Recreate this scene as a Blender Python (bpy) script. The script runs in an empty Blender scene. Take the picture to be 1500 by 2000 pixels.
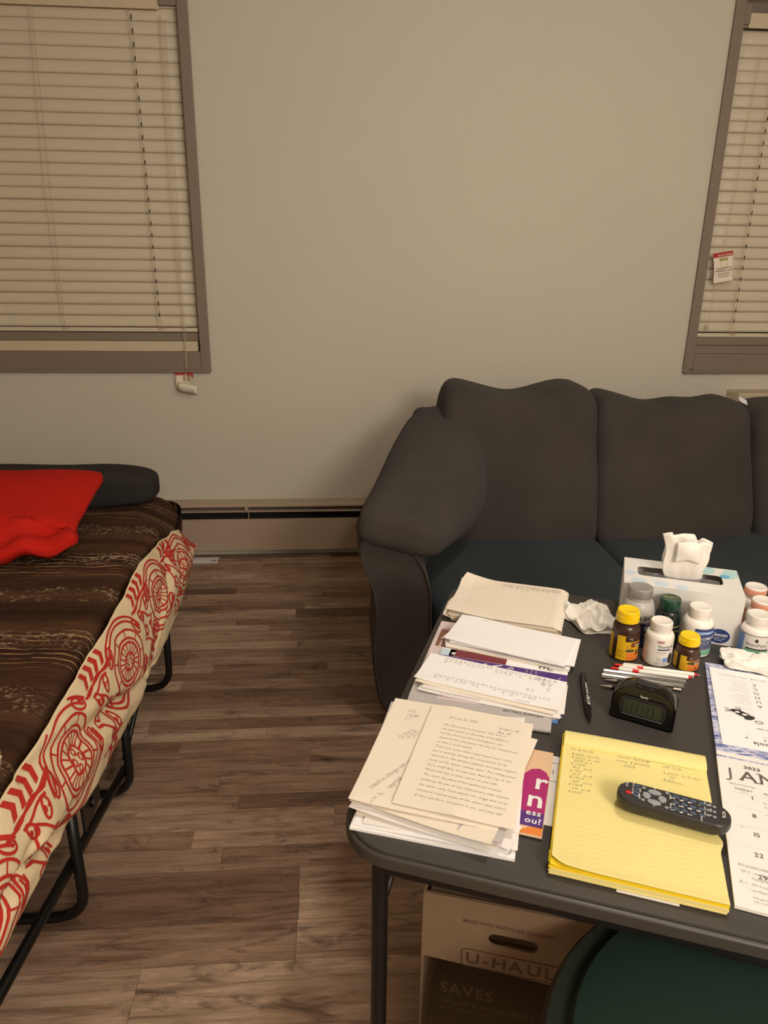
import bpy, bmesh, math, random
from mathutils import Vector, Matrix, noise
PI = math.pi
rad = math.radians
SC = bpy.context.scene
COL = SC.collection

# ------------------------------------------------------------------ camera
FPX, PITCH, YAW, ROLL = 1422.85, .334942, .0768214, .01318361
CAMZ = 1.49
cd = bpy.data.cameras.new('camera')
cd.sensor_fit = 'VERTICAL'; cd.sensor_height = 24.0
cd.lens = 24.0 * FPX / 2000.0
cd.clip_start = .02
cam = bpy.data.objects.new('camera', cd); COL.objects.link(cam)
fw = Vector((math.sin(YAW)*math.cos(PITCH), math.cos(YAW)*math.cos(PITCH), -math.sin(PITCH)))
rt = Vector((math.cos(YAW), -math.sin(YAW), 0)); up = rt.cross(fw)
r2 = rt*math.cos(ROLL) + up*math.sin(ROLL); u2 = up*math.cos(ROLL) - rt*math.sin(ROLL)
cam.matrix_world = Matrix(((r2.x, u2.x, -fw.x, 0), (r2.y, u2.y, -fw.y, 0), (r2.z, u2.z, -fw.z, CAMZ), (0, 0, 0, 1)))
SC.camera = cam
# ------------------------------------------------------------------ world, lights, exposure
w = bpy.data.worlds.new('world'); SC.world = w; w.use_nodes = True
w.node_tree.nodes['Background'].inputs[0].default_value = (.02, .025, .04, 1)
w.node_tree.nodes['Background'].inputs[1].default_value = .3
def lamp(name, loc, watts, col, r):
    l = bpy.data.lights.new(name, 'POINT'); l.energy = watts; l.color = col; l.shadow_soft_size = r
    o = bpy.data.objects.new(name, l); o.location = loc; COL.objects.link(o); return o
lamp('ceiling_bulb', (.72, 1.22, 2.35), 29, (1.0, .95, .87), .06)
lamp('ceiling_bulb_far', (1.3, 1.75, 2.42), 3, (1.0, .95, .87), .12)
lamp('rear_fill', (1.1, -1.3, 2.15), 150, (1.0, .93, .84), .35)  # unseen fill light added behind the camera, lifts the wall and front faces
vs = SC.view_settings
vs.view_transform = 'Standard'; vs.look = 'None'; vs.gamma = 1; vs.use_curve_mapping = False
vs.exposure = 0.0

# ------------------------------------------------------------------ materials
def lin(c):
    return tuple(((x/255)/12.92 if x/255 <= .04045 else ((x/255+.055)/1.055)**2.4) for x in c)
MATS = {}
def mat(name, rgb, rough=.6, metal=0, bump=0, bscale=60, var=0, vscale=8, trans=0, spec=.5, sheen=0, alpha=1, emit=0, srgb=True):
    """plain procedural material: colour with noise variation and fine relief"""
    if name in MATS: return MATS[name]
    m = bpy.data.materials.new(name); m.use_nodes = True; nt = m.node_tree; N = nt.nodes; L = nt.links
    b = N['Principled BSDF']; c = lin(rgb) if srgb else rgb
    b.inputs['Base Color'].default_value = (*c, 1); b.inputs['Roughness'].default_value = rough
    b.inputs['Metallic'].default_value = metal; b.inputs['Specular IOR Level'].default_value = spec
    b.inputs['Transmission Weight'].default_value = trans; b.inputs['Alpha'].default_value = alpha
    if sheen: b.inputs['Sheen Weight'].default_value = sheen
    if emit:
        b.inputs['Emission Color'].default_value = (*c, 1); b.inputs['Emission Strength'].default_value = emit
    tc = N.new('ShaderNodeTexCoord')
    if var:
        n = N.new('ShaderNodeTexNoise'); n.inputs['Scale'].default_value = vscale; n.inputs['Detail'].default_value = 5
        L.new(tc.outputs['Object'], n.inputs['Vector'])
        r = N.new('ShaderNodeValToRGB'); e = r.color_ramp.elements
        e[0].position = .3; e[1].position = .7
        e[0].color = (*[x*(1-var) for x in c], 1); e[1].color = (*[min(1, x*(1+var)) for x in c], 1)
        L.new(n.outputs['Fac'], r.inputs[0]); L.new(r.outputs[0], b.inputs['Base Color'])
    if bump:
        n2 = N.new('ShaderNodeTexNoise'); n2.inputs['Scale'].default_value = bscale; n2.inputs['Detail'].default_value = 4
        bp = N.new('ShaderNodeBump'); bp.inputs['Strength'].default_value = bump; bp.inputs['Distance'].default_value = .01
        L.new(tc.outputs['Object'], n2.inputs['Vector']); L.new(n2.outputs['Fac'], bp.inputs['Height']); L.new(bp.outputs[0], b.inputs['Normal'])
    MATS[name] = m; return m

def node_mat(name):
    m = bpy.data.materials.new(name); m.use_nodes = True
    return m, m.node_tree.nodes, m.node_tree.links, m.node_tree.nodes['Principled BSDF']
def ramp(N, stops, interp='LINEAR'):
    r = N.new('ShaderNodeValToRGB'); cr = r.color_ramp; cr.interpolation = interp
    while len(cr.elements) < len(stops): cr.elements.new(.5)
    for e, (p, c) in zip(cr.elements, stops): e.position = p; e.color = (*c, 1)
    return r
def mapping(N, L, scale, src='Object', loc=(0, 0, 0)):
    tc = N.new('ShaderNodeTexCoord'); mp = N.new('ShaderNodeMapping')
    mp.inputs['Scale'].default_value = scale; mp.inputs['Location'].default_value = loc
    L.new(tc.outputs[src], mp.inputs['Vector']); return mp
def noise_n(N, L, mp, scale, detail=5, rough=.6, dist=0):
    n = N.new('ShaderNodeTexNoise'); n.inputs['Scale'].default_value = scale; n.inputs['Detail'].default_value = detail
    n.inputs['Roughness'].default_value = rough; n.inputs['Distortion'].default_value = dist
    L.new(mp.outputs[0], n.inputs['Vector']); return n
def mix(N, L, fac, a, b, mode='MIX'):
    x = N.new('ShaderNodeMix'); x.data_type = 'RGBA'; x.blend_type = mode
    for sock, v in ((x.inputs[0], fac), (x.inputs[6], a), (x.inputs[7], b)):
        if isinstance(v, (int, float)): sock.default_value = v
        elif isinstance(v, tuple): sock.default_value = (*v, 1)
        else: L.new(v, sock)
    return x.outputs[2]
def mathn(N, L, op, a, b=0):
    x = N.new('ShaderNodeMath'); x.operation = op
    for i, v in enumerate((a, b)):
        if isinstance(v, (int, float)): x.inputs[i].default_value = v
        else: L.new(v, x.inputs[i])
    return x.outputs[0]

def make_floor_mat():
    m, N, L, b = node_mat('plank_vinyl')
    at = N.new('ShaderNodeAttribute'); at.attribute_name = 'tone'
    at2 = N.new('ShaderNodeAttribute'); at2.attribute_name = 'shift'
    tc = N.new('ShaderNodeTexCoord'); ad = N.new('ShaderNodeVectorMath'); ad.operation = 'ADD'
    L.new(tc.outputs['Object'], ad.inputs[0]); L.new(at2.outputs['Vector'], ad.inputs[1])
    def mp(s):
        q = N.new('ShaderNodeMapping'); q.inputs['Scale'].default_value = s; L.new(ad.outputs[0], q.inputs['Vector']); return q
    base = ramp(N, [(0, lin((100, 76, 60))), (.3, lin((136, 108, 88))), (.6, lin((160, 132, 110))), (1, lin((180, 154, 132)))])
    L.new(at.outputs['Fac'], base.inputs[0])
    g = noise_n(N, L, mp((3.0, 42, 10)), 1.0, 7, .7, .8)
    r1 = ramp(N, [(.3, (.40, .35, .31)), (.5, (1, 1, 1)), (.7, (1.4, 1.4, 1.4))])
    L.new(g.outputs['Fac'], r1.inputs[0])
    c = mix(N, L, .95, base.outputs[0], r1.outputs[0], 'MULTIPLY')
    k = noise_n(N, L, mp((5, 17, 10)), 1.0, 6, .75, 1.2)          # dark knots and streaks
    r2 = ramp(N, [(.53, (0, 0, 0)), (.66, (1, 1, 1))]); L.new(k.outputs['Fac'], r2.inputs[0])
    c = mix(N, L, mathn(N, L, 'MULTIPLY', r2.outputs[0], .62), c, lin((60, 40, 28)))
    s = noise_n(N, L, mp((7, 26, 10)), 1.3, 8, .8, .6)            # pale weathered scuffs
    r3 = ramp(N, [(.56, (0, 0, 0)), (.72, (1, 1, 1))]); L.new(s.outputs['Fac'], r3.inputs[0])
    c = mix(N, L, mathn(N, L, 'MULTIPLY', r3.outputs[0], .5), c, lin((178, 158, 138)))
    bl_ = noise_n(N, L, mp((1.6, 9, 10)), 1.0, 4, .6, .5)
    r5 = ramp(N, [(.3, (.74, .70, .66)), (.5, (1, 1, 1)), (.7, (1.18, 1.2, 1.22))]); L.new(bl_.outputs['Fac'], r5.inputs[0])
    c = mix(N, L, 1.0, c, r5.outputs[0], 'MULTIPLY')
    fine = noise_n(N, L, mp((14, 260, 10)), 1.0, 3, .6)
    r4 = ramp(N, [(.3, (.82, .82, .82)), (.7, (1.12, 1.12, 1.12))]); L.new(fine.outputs['Fac'], r4.inputs[0])
    c = mix(N, L, .8, c, r4.outputs[0], 'MULTIPLY')
    L.new(c, b.inputs['Base Color']); b.inputs['Roughness'].default_value = .5; b.inputs['Specular IOR Level'].default_value = .35
    bp = N.new('ShaderNodeBump'); bp.inputs['Strength'].default_value = .15; bp.inputs['Distance'].default_value = .004
    L.new(g.outputs['Fac'], bp.inputs['Height']); L.new(bp.outputs[0], b.inputs['Normal'])
    return m
def make_cover_mat():
    m, N, L, b = node_mat('brown_striped_cover')
    wv = noise_n(N, L, mapping(N, L, (2.2, 2.0, 2)), 1.0, 4, .6)      # waviness of the stripes
    tc = N.new('ShaderNodeTexCoord'); sp = N.new('ShaderNodeSeparateXYZ'); L.new(tc.outputs['Object'], sp.inputs[0])
    yy = mathn(N, L, 'ADD', sp.outputs['Y'], mathn(N, L, 'MULTIPLY', wv.outputs['Fac'], .10))
    cb = N.new('ShaderNodeCombineXYZ'); L.new(yy, cb.inputs['Y'])
    n1 = N.new('ShaderNodeTexNoise'); n1.inputs['Scale'].default_value = 9; n1.inputs['Detail'].default_value = 3; L.new(cb.outputs[0], n1.inputs['Vector'])
    r1 = ramp(N, [(.3, lin((48, 30, 22))), (.5, lin((70, 46, 33))), (.7, lin((96, 68, 47)))]); L.new(n1.outputs['Fac'], r1.inputs[0])
    # thin pale lines bundled in bands
    ln = N.new('ShaderNodeMath'); ln.operation = 'SINE'; L.new(mathn(N, L, 'MULTIPLY', yy, 290), ln.inputs[0])
    lr = ramp(N, [(.62, (0, 0, 0)), (.95, (1, 1, 1))]); L.new(ln.outputs[0], lr.inputs[0])
    band = N.new('ShaderNodeMath'); band.operation = 'SINE'; L.new(mathn(N, L, 'MULTIPLY', yy, 12.5), band.inputs[0])
    br = ramp(N, [(.35, (0, 0, 0)), (.7, (1, 1, 1))]); L.new(band.outputs[0], br.inputs[0])
    brk = noise_n(N, L, mapping(N, L, (9, 30, 5)), 1.0, 4); bk = ramp(N, [(.42, (0, 0, 0)), (.62, (1, 1, 1))]); L.new(brk.outputs['Fac'], bk.inputs[0])
    f = mathn(N, L, 'MULTIPLY', mathn(N, L, 'MULTIPLY', lr.outputs[0], br.outputs[0]), bk.outputs[0])
    c = mix(N, L, mathn(N, L, 'MULTIPLY', f, .85), r1.outputs[0], lin((190, 152, 108)))
    # speckled bands
    sp1 = noise_n(N, L, mapping(N, L, (75, 130, 75)), 1.0, 3, .7); sr = ramp(N, [(.53, (0, 0, 0)), (.63, (1, 1, 1))]); L.new(sp1.outputs['Fac'], sr.inputs[0])
    b2 = N.new('ShaderNodeMath'); b2.operation = 'SINE'; L.new(mathn(N, L, 'ADD', mathn(N, L, 'MULTIPLY', yy, 25), 3.6), b2.inputs[0])
    b2r = ramp(N, [(.35, (0, 0, 0)), (.7, (1, 1, 1))]); L.new(b2.outputs[0], b2r.inputs[0])
    cl = noise_n(N, L, mapping(N, L, (12, 12, 5)), 1.0, 3); clr = ramp(N, [(.4, (.1, .1, .1)), (.6, (1, 1, 1))]); L.new(cl.outputs['Fac'], clr.inputs[0])
    f2 = mathn(N, L, 'MULTIPLY', mathn(N, L, 'MULTIPLY', sr.outputs[0], b2r.outputs[0]), clr.outputs[0])
    c = mix(N, L, mathn(N, L, 'MULTIPLY', f2, .9), c, lin((196, 168, 134)))
    L.new(c, b.inputs['Base Color']); b.inputs['Roughness'].default_value = .95; b.inputs['Specular IOR Level'].default_value = .12
    bn = noise_n(N, L, mapping(N, L, (7, 16, 7)), 1.0, 5, .6)
    bp = N.new('ShaderNodeBump'); bp.inputs['Strength'].default_value = .9; bp.inputs['Distance'].default_value = .03
    L.new(bn.outputs['Fac'], bp.inputs['Height']); L.new(bp.outputs[0], b.inputs['Normal'])
    return m
def make_art_mat():
    m, N, L, b = node_mat('blue_engraving_print')
    n = noise_n(N, L, mapping(N, L, (30, 75, 10)), 1.0, 8, .75, 2.0)
    r = ramp(N, [(.36, lin((52, 60, 118))), (.46, lin((110, 120, 176))), (.52, lin((196, 200, 226))), (.6, lin((225, 222, 232))), (.66, lin((120, 130, 182)))])
    L.new(n.outputs['Fac'], r.inputs[0]); L.new(r.outputs[0], b.inputs['Base Color']); b.inputs['Roughness'].default_value = .45
    return m
def make_tabletop_mat():
    m, N, L, b = node_mat('black_vinyl_tabletop')
    b.inputs['Base Color'].default_value = (*lin((62, 58, 55)), 1); b.inputs['Specular IOR Level'].default_value = .4
    n = noise_n(N, L, mapping(N, L, (9, 9, 9)), 1.0, 6); r = ramp(N, [(.3, (.42, .42, .42)), (.75, (.62, .62, .62))])
    L.new(n.outputs['Fac'], r.inputs[0]); L.new(r.outputs[0], b.inputs['Roughness'])
    d = noise_n(N, L, mapping(N, L, (120, 120, 60)), 1.0, 2); dr = ramp(N, [(.75, lin((60, 56, 53))), (.8, lin((140, 132, 122)))])
    L.new(d.outputs['Fac'], dr.inputs[0]); L.new(dr.outputs[0], b.inputs['Base Color'])
    return m
WALL = mat('painted_wall', (206, 197, 181), .8, bump=.06, bscale=140, var=.015, vscale=2)
TRIM = mat('taupe_trim_paint', (132, 116, 102), .55, bump=.03, bscale=60)
CREAM = mat('cream_paint', (205, 188, 160), .6, bump=.03)
HEAT = mat('taupe_heater_enamel', (176, 156, 136), .45)
DARK = mat('dark_void', (26, 22, 20), .8)
SLAT = mat('blind_slat_vinyl', (212, 199, 176), .5)
CORD = mat('pale_cord', (196, 178, 150), .8)
SOFA = mat('charcoal_sofa_fabric', (66, 61, 57), .95, bump=.35, bscale=500, var=.12, vscale=5, spec=.15, sheen=.05)
SEAT = mat('charcoal_seat_fabric', (50, 57, 60), .95, bump=.35, bscale=500, var=.12, vscale=5, spec=.15, sheen=.05)
BOLS = mat('dark_grey_bolster', (52, 48, 46), .9, bump=.2, bscale=300, spec=.2)
RED = mat('red_pillow_cotton', (196, 36, 26), .9, bump=.25, bscale=420, spec=.12)
CLOTH = mat('cream_printed_cotton', (228, 206, 168), .85, bump=.2, bscale=380, spec=.2)
PRED = mat('red_print', (188, 38, 30), .8)
COVER = make_cover_mat(); FLOOR = make_floor_mat(); ART = make_art_mat(); TTOP = make_tabletop_mat()
BLKM = mat('black_metal', (22, 20, 19), .38, metal=.3)
RIM = mat('dark_table_rim', (62, 58, 54), .4)
PAPER = mat('white_paper', (236, 230, 226), .75, var=.01)
PAPW = mat('bright_white_paper', (244, 240, 240), .7)
CPAP = mat('cream_paper', (236, 224, 206), .8, var=.012)
CPAP2 = mat('cream_paper_edge', (196, 180, 150), .85)
GPAP = mat('grey_newsprint', (186, 178, 176), .8, var=.03, vscale=30)
INK = mat('pencil_ink', (104, 98, 96), .6); INKD = mat('dark_ink', (44, 42, 44), .6)
YEL = mat('yellow_pad_paper', (236, 221, 146), .75, var=.01); YEL2 = mat('yellow_pad_edge', (236, 204, 30), .75)
CARD = mat('brown_cardboard', (128, 104, 80), .85, bump=.1, var=.05, vscale=14); CARDP = mat('cardboard_print', (84, 62, 44), .8)
TISS = mat('white_tissue', (240, 234, 226), .9, bump=.08, bscale=160)
BOXW = mat('tissue_box_card', (226, 222, 218), .5, var=.03, vscale=12); BOXIN = mat('tissue_box_inside', (132, 112, 88), .8)
BLUE1 = mat('pale_blue_print', (196, 212, 226), .5); BLUE2 = mat('aqua_print', (176, 214, 214), .5); BLUE3 = mat('sky_blue_print', (96, 178, 208), .5); NAVY = mat('navy_print', (44, 62, 120), .45)
FILM = mat('clear_film', (240, 240, 240), .12, trans=.9)
YCAP = mat('yellow_plastic', (246, 204, 0), .38); WPL = mat('white_plastic', (236, 230, 222), .35); SIL = mat('silver_plastic', (158, 154, 150), .35, metal=.25)
GCAP = mat('green_plastic', (24, 66, 50), .3); AMB = mat('brown_plastic', (62, 38, 28), .25); GBOT = mat('dark_green_bottle', (22, 34, 28), .25)
GRYB = mat('grey_bottle_plastic', (178, 174, 168), .35); NAVB = mat('navy_label', (34, 38, 70), .4)
LYEL = mat('yellow_label', (222, 176, 24), .45); LORG = mat('orange_label', (226, 128, 50), .45); LWHT = mat('white_label', (228, 222, 218), .45)
LBLU = mat('blue_label', (44, 62, 112), .45); LGRN = mat('mint_label', (120, 186, 152), .45); LBRN = mat('brown_label', (130, 62, 30), .45); LLIME = mat('lime_label', (150, 206, 40), .45)
PINK = mat('peach_shrink_band', (216, 150, 124), .4); LBPL = mat('light_blue_print', (120, 158, 216), .45)
GLOSS = mat('black_gloss_plastic', (14, 13, 12), .18); MATB = mat('black_matte_plastic', (30, 28, 27), .45); LCD = mat('dark_lcd', (52, 55, 38), .4); LCD2 = mat('lcd_segment', (36, 39, 27), .45)
CLR = mat('clear_pen_plastic', (170, 164, 156), .15, trans=.55); CHROME = mat('chrome', (200, 196, 190), .15, metal=1)
REDP = mat('red_plastic', (206, 30, 24), .35); GREY = mat('grey_rubber_button', (148, 150, 156), .5); BLUB = mat('blue_grey_button', (70, 84, 108), .5); WINK = mat('white_print', (232, 230, 226), .5)
REMB = mat('remote_black_plastic', (44, 41, 40), .42)
MAG = mat('magenta_print', (168, 36, 110), .4); PURP = mat('purple_print', (82, 44, 124), .4); TAN = mat('tan_print', (222, 186, 150), .5); MAR = mat('maroon_print', (120, 44, 56), .5); PNKP = mat('pale_pink_cover', (216, 200, 200), .5); BRNP = mat('brown_print', (138, 92, 72), .5); TABB = mat('blue_tab', (100, 150, 214), .5); REDT = mat('red_tag_print', (176, 44, 36), .5)
GOLD = mat('gold_print', (170, 160, 100), .5)
TEAL = mat('teal_vinyl', (42, 62, 54), .45, bump=.05); TEAL2 = mat('dark_green_piping', (44, 50, 42), .5)
FLUF = mat('cream_fleece', (224, 210, 170), .95, bump=.8, bscale=200)
GLASS = mat('night_glass', (12, 14, 18), .08, spec=.6)

# ------------------------------------------------------------------ geometry helpers: vf = (verts, faces)
def merge(*gs):
    V, F = [], []
    for v, f in gs:
        o = len(V); V += [tuple(p) for p in v]; F += [tuple(i+o for i in q) for q in f]
    return V, F
def tf(g, M): return [tuple(M @ Vector(p)) for p in g[0]], g[1]
def mv(g, x=0, y=0, z=0): return [(p[0]+x, p[1]+y, p[2]+z) for p in g[0]], g[1]
def box(x0, x1, y0, y1, z0, z1):
    return [(x0, y0, z0), (x1, y0, z0), (x1, y1, z0), (x0, y1, z0), (x0, y0, z1), (x1, y0, z1), (x1, y1, z1), (x0, y1, z1)], \
        [(0, 3, 2, 1), (4, 5, 6, 7), (0, 1, 5, 4), (1, 2, 6, 5), (2, 3, 7, 6), (3, 0, 4, 7)]
def prism(poly, a, b, axis='z'):
    """polygon (2d list) extruded between a and b along an axis"""
    n = len(poly); V = []
    for h in (a, b):
        for p in poly:
            V.append((p[0], p[1], h) if axis == 'z' else ((h, p[0], p[1]) if axis == 'x' else (p[0], h, p[1])))
    F = [tuple(range(n))[::-1], tuple(range(n, 2*n))] + [(i, (i+1) % n, n+(i+1) % n, n+i) for i in range(n)]
    return V, F
def rrect(w, h, r, n=6, cx=0, cy=0):
    P = []
    for sx, sy, a0 in ((1, 1, 0), (-1, 1, 90), (-1, -1, 180), (1, -1, 270)):
        for k in range(n+1):
            a = rad(a0+90*k/n); P.append((cx+sx*(w/2-r)+r*math.cos(a), cy+sy*(h/2-r)+r*math.sin(a)))
    return P
def disc2(rx, ry, n=20, cx=0, cy=0): return [(cx+rx*math.cos(2*PI*k/n), cy+ry*math.sin(2*PI*k/n)) for k in range(n)]
def lathe(prof, n=32):
    V, F = [], []
    for r, z in prof:
        for k in range(n): V.append((r*math.cos(2*PI*k/n), r*math.sin(2*PI*k/n), z))
    for i in range(len(prof)-1):
        for k in range(n):
            F.append((i*n+k, i*n+(k+1) % n, (i+1)*n+(k+1) % n, (i+1)*n+k))
    F.append(tuple(range(n))[::-1]); F.append(tuple((len(prof)-1)*n+k for k in range(n)))
    return V, F
def tube(pts, r, n=10, cap=True):
    P = [Vector(p) for p in pts]; V, F = [], []; m = len(P)
    rs = r if isinstance(r, (list, tuple)) else [r]*m
    ref = None
    for i in range(m):
        t = (P[min(i+1, m-1)]-P[max(i-1, 0)]).normalized()
        if ref is None: ref = Vector((0, 0, 1)) if abs(t.z) < .9 else Vector((1, 0, 0))
        a = t.cross(ref).normalized(); b = a.cross(t).normalized(); ref = b
        for k in range(n):
            q = P[i]+(a*math.cos(2*PI*k/n)+b*math.sin(2*PI*k/n))*rs[i]; V.append(tuple(q))
    for i in range(m-1):
        for k in range(n): F.append((i*n+k, i*n+(k+1) % n, (i+1)*n+(k+1) % n, (i+1)*n+k))
    if cap: F.append(tuple(range(n))[::-1]); F.append(tuple((m-1)*n+k for k in range(n)))
    return V, F
def arc_pts(pts, r=.03, n=5):
    """round the corners of a 3d polyline"""
    P = [Vector(p) for p in pts]; out = [P[0]]
    for i in range(1, len(P)-1):
        a = (P[i-1]-P[i]); b = (P[i+1]-P[i]); rr = min(r, a.length*.45, b.length*.45)
        A = P[i]+a.normalized()*rr; Bq = P[i]+b.normalized()*rr
        for k in range(n+1):
            t = k/n; out.append(A*(1-t)**2+P[i]*2*t*(1-t)+Bq*t*t)
    out.append(P[-1]); return out
def grid(nx, ny, fn, thick=0):
    V = [fn(i/nx, j/ny) for j in range(ny+1) for i in range(nx+1)]
    F = [(j*(nx+1)+i, j*(nx+1)+i+1, (j+1)*(nx+1)+i+1, (j+1)*(nx+1)+i) for j in range(ny) for i in range(nx)]
    if thick:
        n = len(V); V = V+[(p[0], p[1], p[2]-thick) for p in V]
        F2 = [tuple(n+q for q in f[::-1]) for f in F]
        rim = [(j, 0) for j in range(0)]
        ring = [i for i in range(nx+1)]+[j*(nx+1)+nx for j in range(1, ny+1)]+[ny*(nx+1)+i for i in range(nx-1, -1, -1)]+[j*(nx+1) for j in range(ny-1, 0, -1)]
        F = F+F2+[(ring[(k+1) % len(ring)], ring[k], n+ring[k], n+ring[(k+1) % len(ring)]) for k in range(len(ring))]
    return V, F
def pillow(hx, hy, hz, p=4, n=12, fn=None):
    """closed cushion: cube surface pushed to a superellipsoid, then shaped by fn"""
    idx = {}; V, F = [], []
    def vert(i, j, k):
        key = (i, j, k)
        if key not in idx:
            c = [math.tan((q/n*2-1)*PI/4) for q in key]
            m = (abs(c[0])**p+abs(c[1])**p+abs(c[2])**p)**(1/p)
            v = (c[0]/m*hx, c[1]/m*hy, c[2]/m*hz)
            idx[key] = len(V); V.append(tuple(fn(*v)) if fn else v)
        return idx[key]
    for a in range(n):
        for b in range(n):
            F.append((vert(a, b, 0), vert(a, b+1, 0), vert(a+1, b+1, 0), vert(a+1, b, 0)))
            F.append((vert(a, b, n), vert(a+1, b, n), vert(a+1, b+1, n), vert(a, b+1, n)))
            F.append((vert(a, 0, b), vert(a+1, 0, b), vert(a+1, 0, b+1), vert(a, 0, b+1)))
            F.append((vert(a, n, b), vert(a, n, b+1), vert(a+1, n, b+1), vert(a+1, n, b)))
            F.append((vert(0, a, b), vert(0, a, b+1), vert(0, a+1, b+1), vert(0, a+1, b)))
            F.append((vert(n, a, b), vert(n, a+1, b), vert(n, a+1, b+1), vert(n, a, b+1)))
    return V, F
def loft(secs, caps=True):
    n = len(secs[0]); V = [p for s in secs for p in s]
    F = [(i*n+k, i*n+(k+1) % n, (i+1)*n+(k+1) % n, (i+1)*n+k) for i in range(len(secs)-1) for k in range(n)]
    if caps: F.append(tuple(range(n))[::-1]); F.append(tuple((len(secs)-1)*n+k for k in range(n)))
    return V, F
def nz(x, y, z=0): return noise.noise(Vector((x, y, z)))
def lerp(tab, x):
    if x <= tab[0][0]: return tab[0][1]
    for (a, va), (b, vb) in zip(tab, tab[1:]):
        if x <= b:
            t = (x-a)/(b-a); t = t*t*(3-2*t); return va+(vb-va)*t
    return tab[-1][1]

def obj(name, g, m, parent=None, M=None, smooth=False, bevel=0, subsurf=0, recalc=True, seg=2):
    me = bpy.data.meshes.new(name); me.from_pydata([tuple(p) for p in g[0]], [], g[1])
    if recalc:
        bm = bmesh.new(); bm.from_mesh(me); bmesh.ops.recalc_face_normals(bm, faces=bm.faces); bm.to_mesh(me); bm.free()
    for mm in (m if isinstance(m, (list, tuple)) else [m]): me.materials.append(mm)
    if smooth:
        for p in me.polygons: p.use_smooth = True
        if smooth == 'auto': me.set_sharp_from_angle(angle=rad(35))
    o = bpy.data.objects.new(name, me); COL.objects.link(o)
    if parent: o.parent = parent
    if M is not None: o.matrix_local = M
    if bevel:
        b = o.modifiers.new('bevel', 'BEVEL'); b.width = bevel; b.segments = seg; b.limit_method = 'ANGLE'; b.angle_limit = rad(35)
    if subsurf:
        s = o.modifiers.new('sub', 'SUBSURF'); s.levels = s.render_levels = subsurf
    return o
def tag(o, label=None, cat=None, group=None, kind=None):
    if label: o['label'] = label
    if cat: o['category'] = cat
    if group: o['group'] = group
    if kind: o['kind'] = kind
    return o
def thing(name, label, cat, M=None, group=None):
    o = bpy.data.objects.new(name, None); COL.objects.link(o); o.empty_display_size = .05
    if M is not None: o.matrix_world = M
    return tag(o, label, cat, group)
def TR(x, y, z, rz=0, rx=0, ry=0):
    return Matrix.Translation((x, y, z)) @ Matrix.Rotation(rad(rz), 4, 'Z') @ Matrix.Rotation(rad(rx), 4, 'X') @ Matrix.Rotation(rad(ry), 4, 'Y')
def copy_tree(o, parent=None):
    c = o.copy(); COL.objects.link(c)
    if parent: c.parent = parent; c.matrix_local = o.matrix_local.copy()
    for ch in list(o.children): copy_tree(ch, c)
    return c

# ------------------------------------------------------------------ lettering: glyph meshes laid out by hand
GL = {}
CH = "ABCDEFGHIJKLMNOPQRSTUVWXYZabcdefghijklmnopqrstuvwxyz0123456789.,?$/-()&+:%'="
def build_glyphs():
    tmp = []
    for style, off in (('n', 0.0), ('t', -.018), ('b', .018)):
        for c in CH:
            cu = bpy.data.curves.new('g', 'FONT'); cu.body = c; cu.size = 1; cu.offset = off; cu.resolution_u = 2; cu.fill_mode = 'FRONT'
            o = bpy.data.objects.new('g', cu); COL.objects.link(o); tmp.append((style, c, o))
    dg = bpy.context.evaluated_depsgraph_get(); dg.update()
    for style, c, o in tmp:
        me = bpy.data.meshes.new_from_object(o.evaluated_get(dg))
        V = [(v.co.x, v.co.y) for v in me.vertices]; F = [tuple(p.vertices) for p in me.polygons]
        x1 = max([v[0] for v in V] or [.3])
        GL[style, c] = (V, F, x1+.07)
        bpy.data.meshes.remove(me)
    for style, c, o in tmp:
        cu = o.data; bpy.data.objects.remove(o); bpy.data.curves.remove(cu)
build_glyphs()
RG = random.Random(5)
def text2d(s, size, style='n', jit=0, shear=0, align='l', sx=1.0, sp=0):
    V, F = [], []; x = 0
    for c in s:
        if c == ' ' or ('n', c) not in GL: x += .34; continue
        gv, gf, adv = GL[style, c]; o = len(V)
        dy = RG.uniform(-jit, jit); k = 1+RG.uniform(-jit, jit)*1.5; rot = RG.uniform(-jit, jit)*1.5
        for (a, b) in gv:
            a2, b2 = a*k-b*rot, b*k+a*rot
            V.append(((x+a2+shear*b2)*size*sx, (b2+dy)*size))
        F += [tuple(i+o for i in f) for f in gf]; x += adv+sp
    wd = x*size*sx; dx = {'l': 0, 'c': -wd/2, 'r': -wd}[align]
    return [(a+dx, b) for a, b in V], F
def xf2(g, x=0, y=0, rot=0):
    c, s = math.cos(rad(rot)), math.sin(rad(rot))
    return [(x+a*c-b*s, y+a*s+b*c) for a, b in g[0]], g[1]
def join2(*gs):
    V, F = [], []
    for v, f in gs:
        o = len(V); V += v; F += [tuple(i+o for i in q) for q in f]
    return V, F
def rect2(x0, x1, y0, y1, n=1):
    V, F = [], []
    for k in range(n+1):
        x = x0+(x1-x0)*k/n; V += [(x, y0), (x, y1)]
    for k in range(n): F.append((2*k, 2*k+2, 2*k+3, 2*k+1))
    return V, F
def poly2(P): return list(P), [tuple(range(len(P)))]
def frame2(w, h, t, r=.004, cx=0, cy=0):
    A = rrect(w, h, r, 4, cx, cy); Bq = rrect(w-2*t, h-2*t, max(r-t, .0005), 4, cx, cy); n = len(A)
    return A+Bq, [(k, (k+1) % n, n+(k+1) % n, n+k) for k in range(n)]
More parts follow.
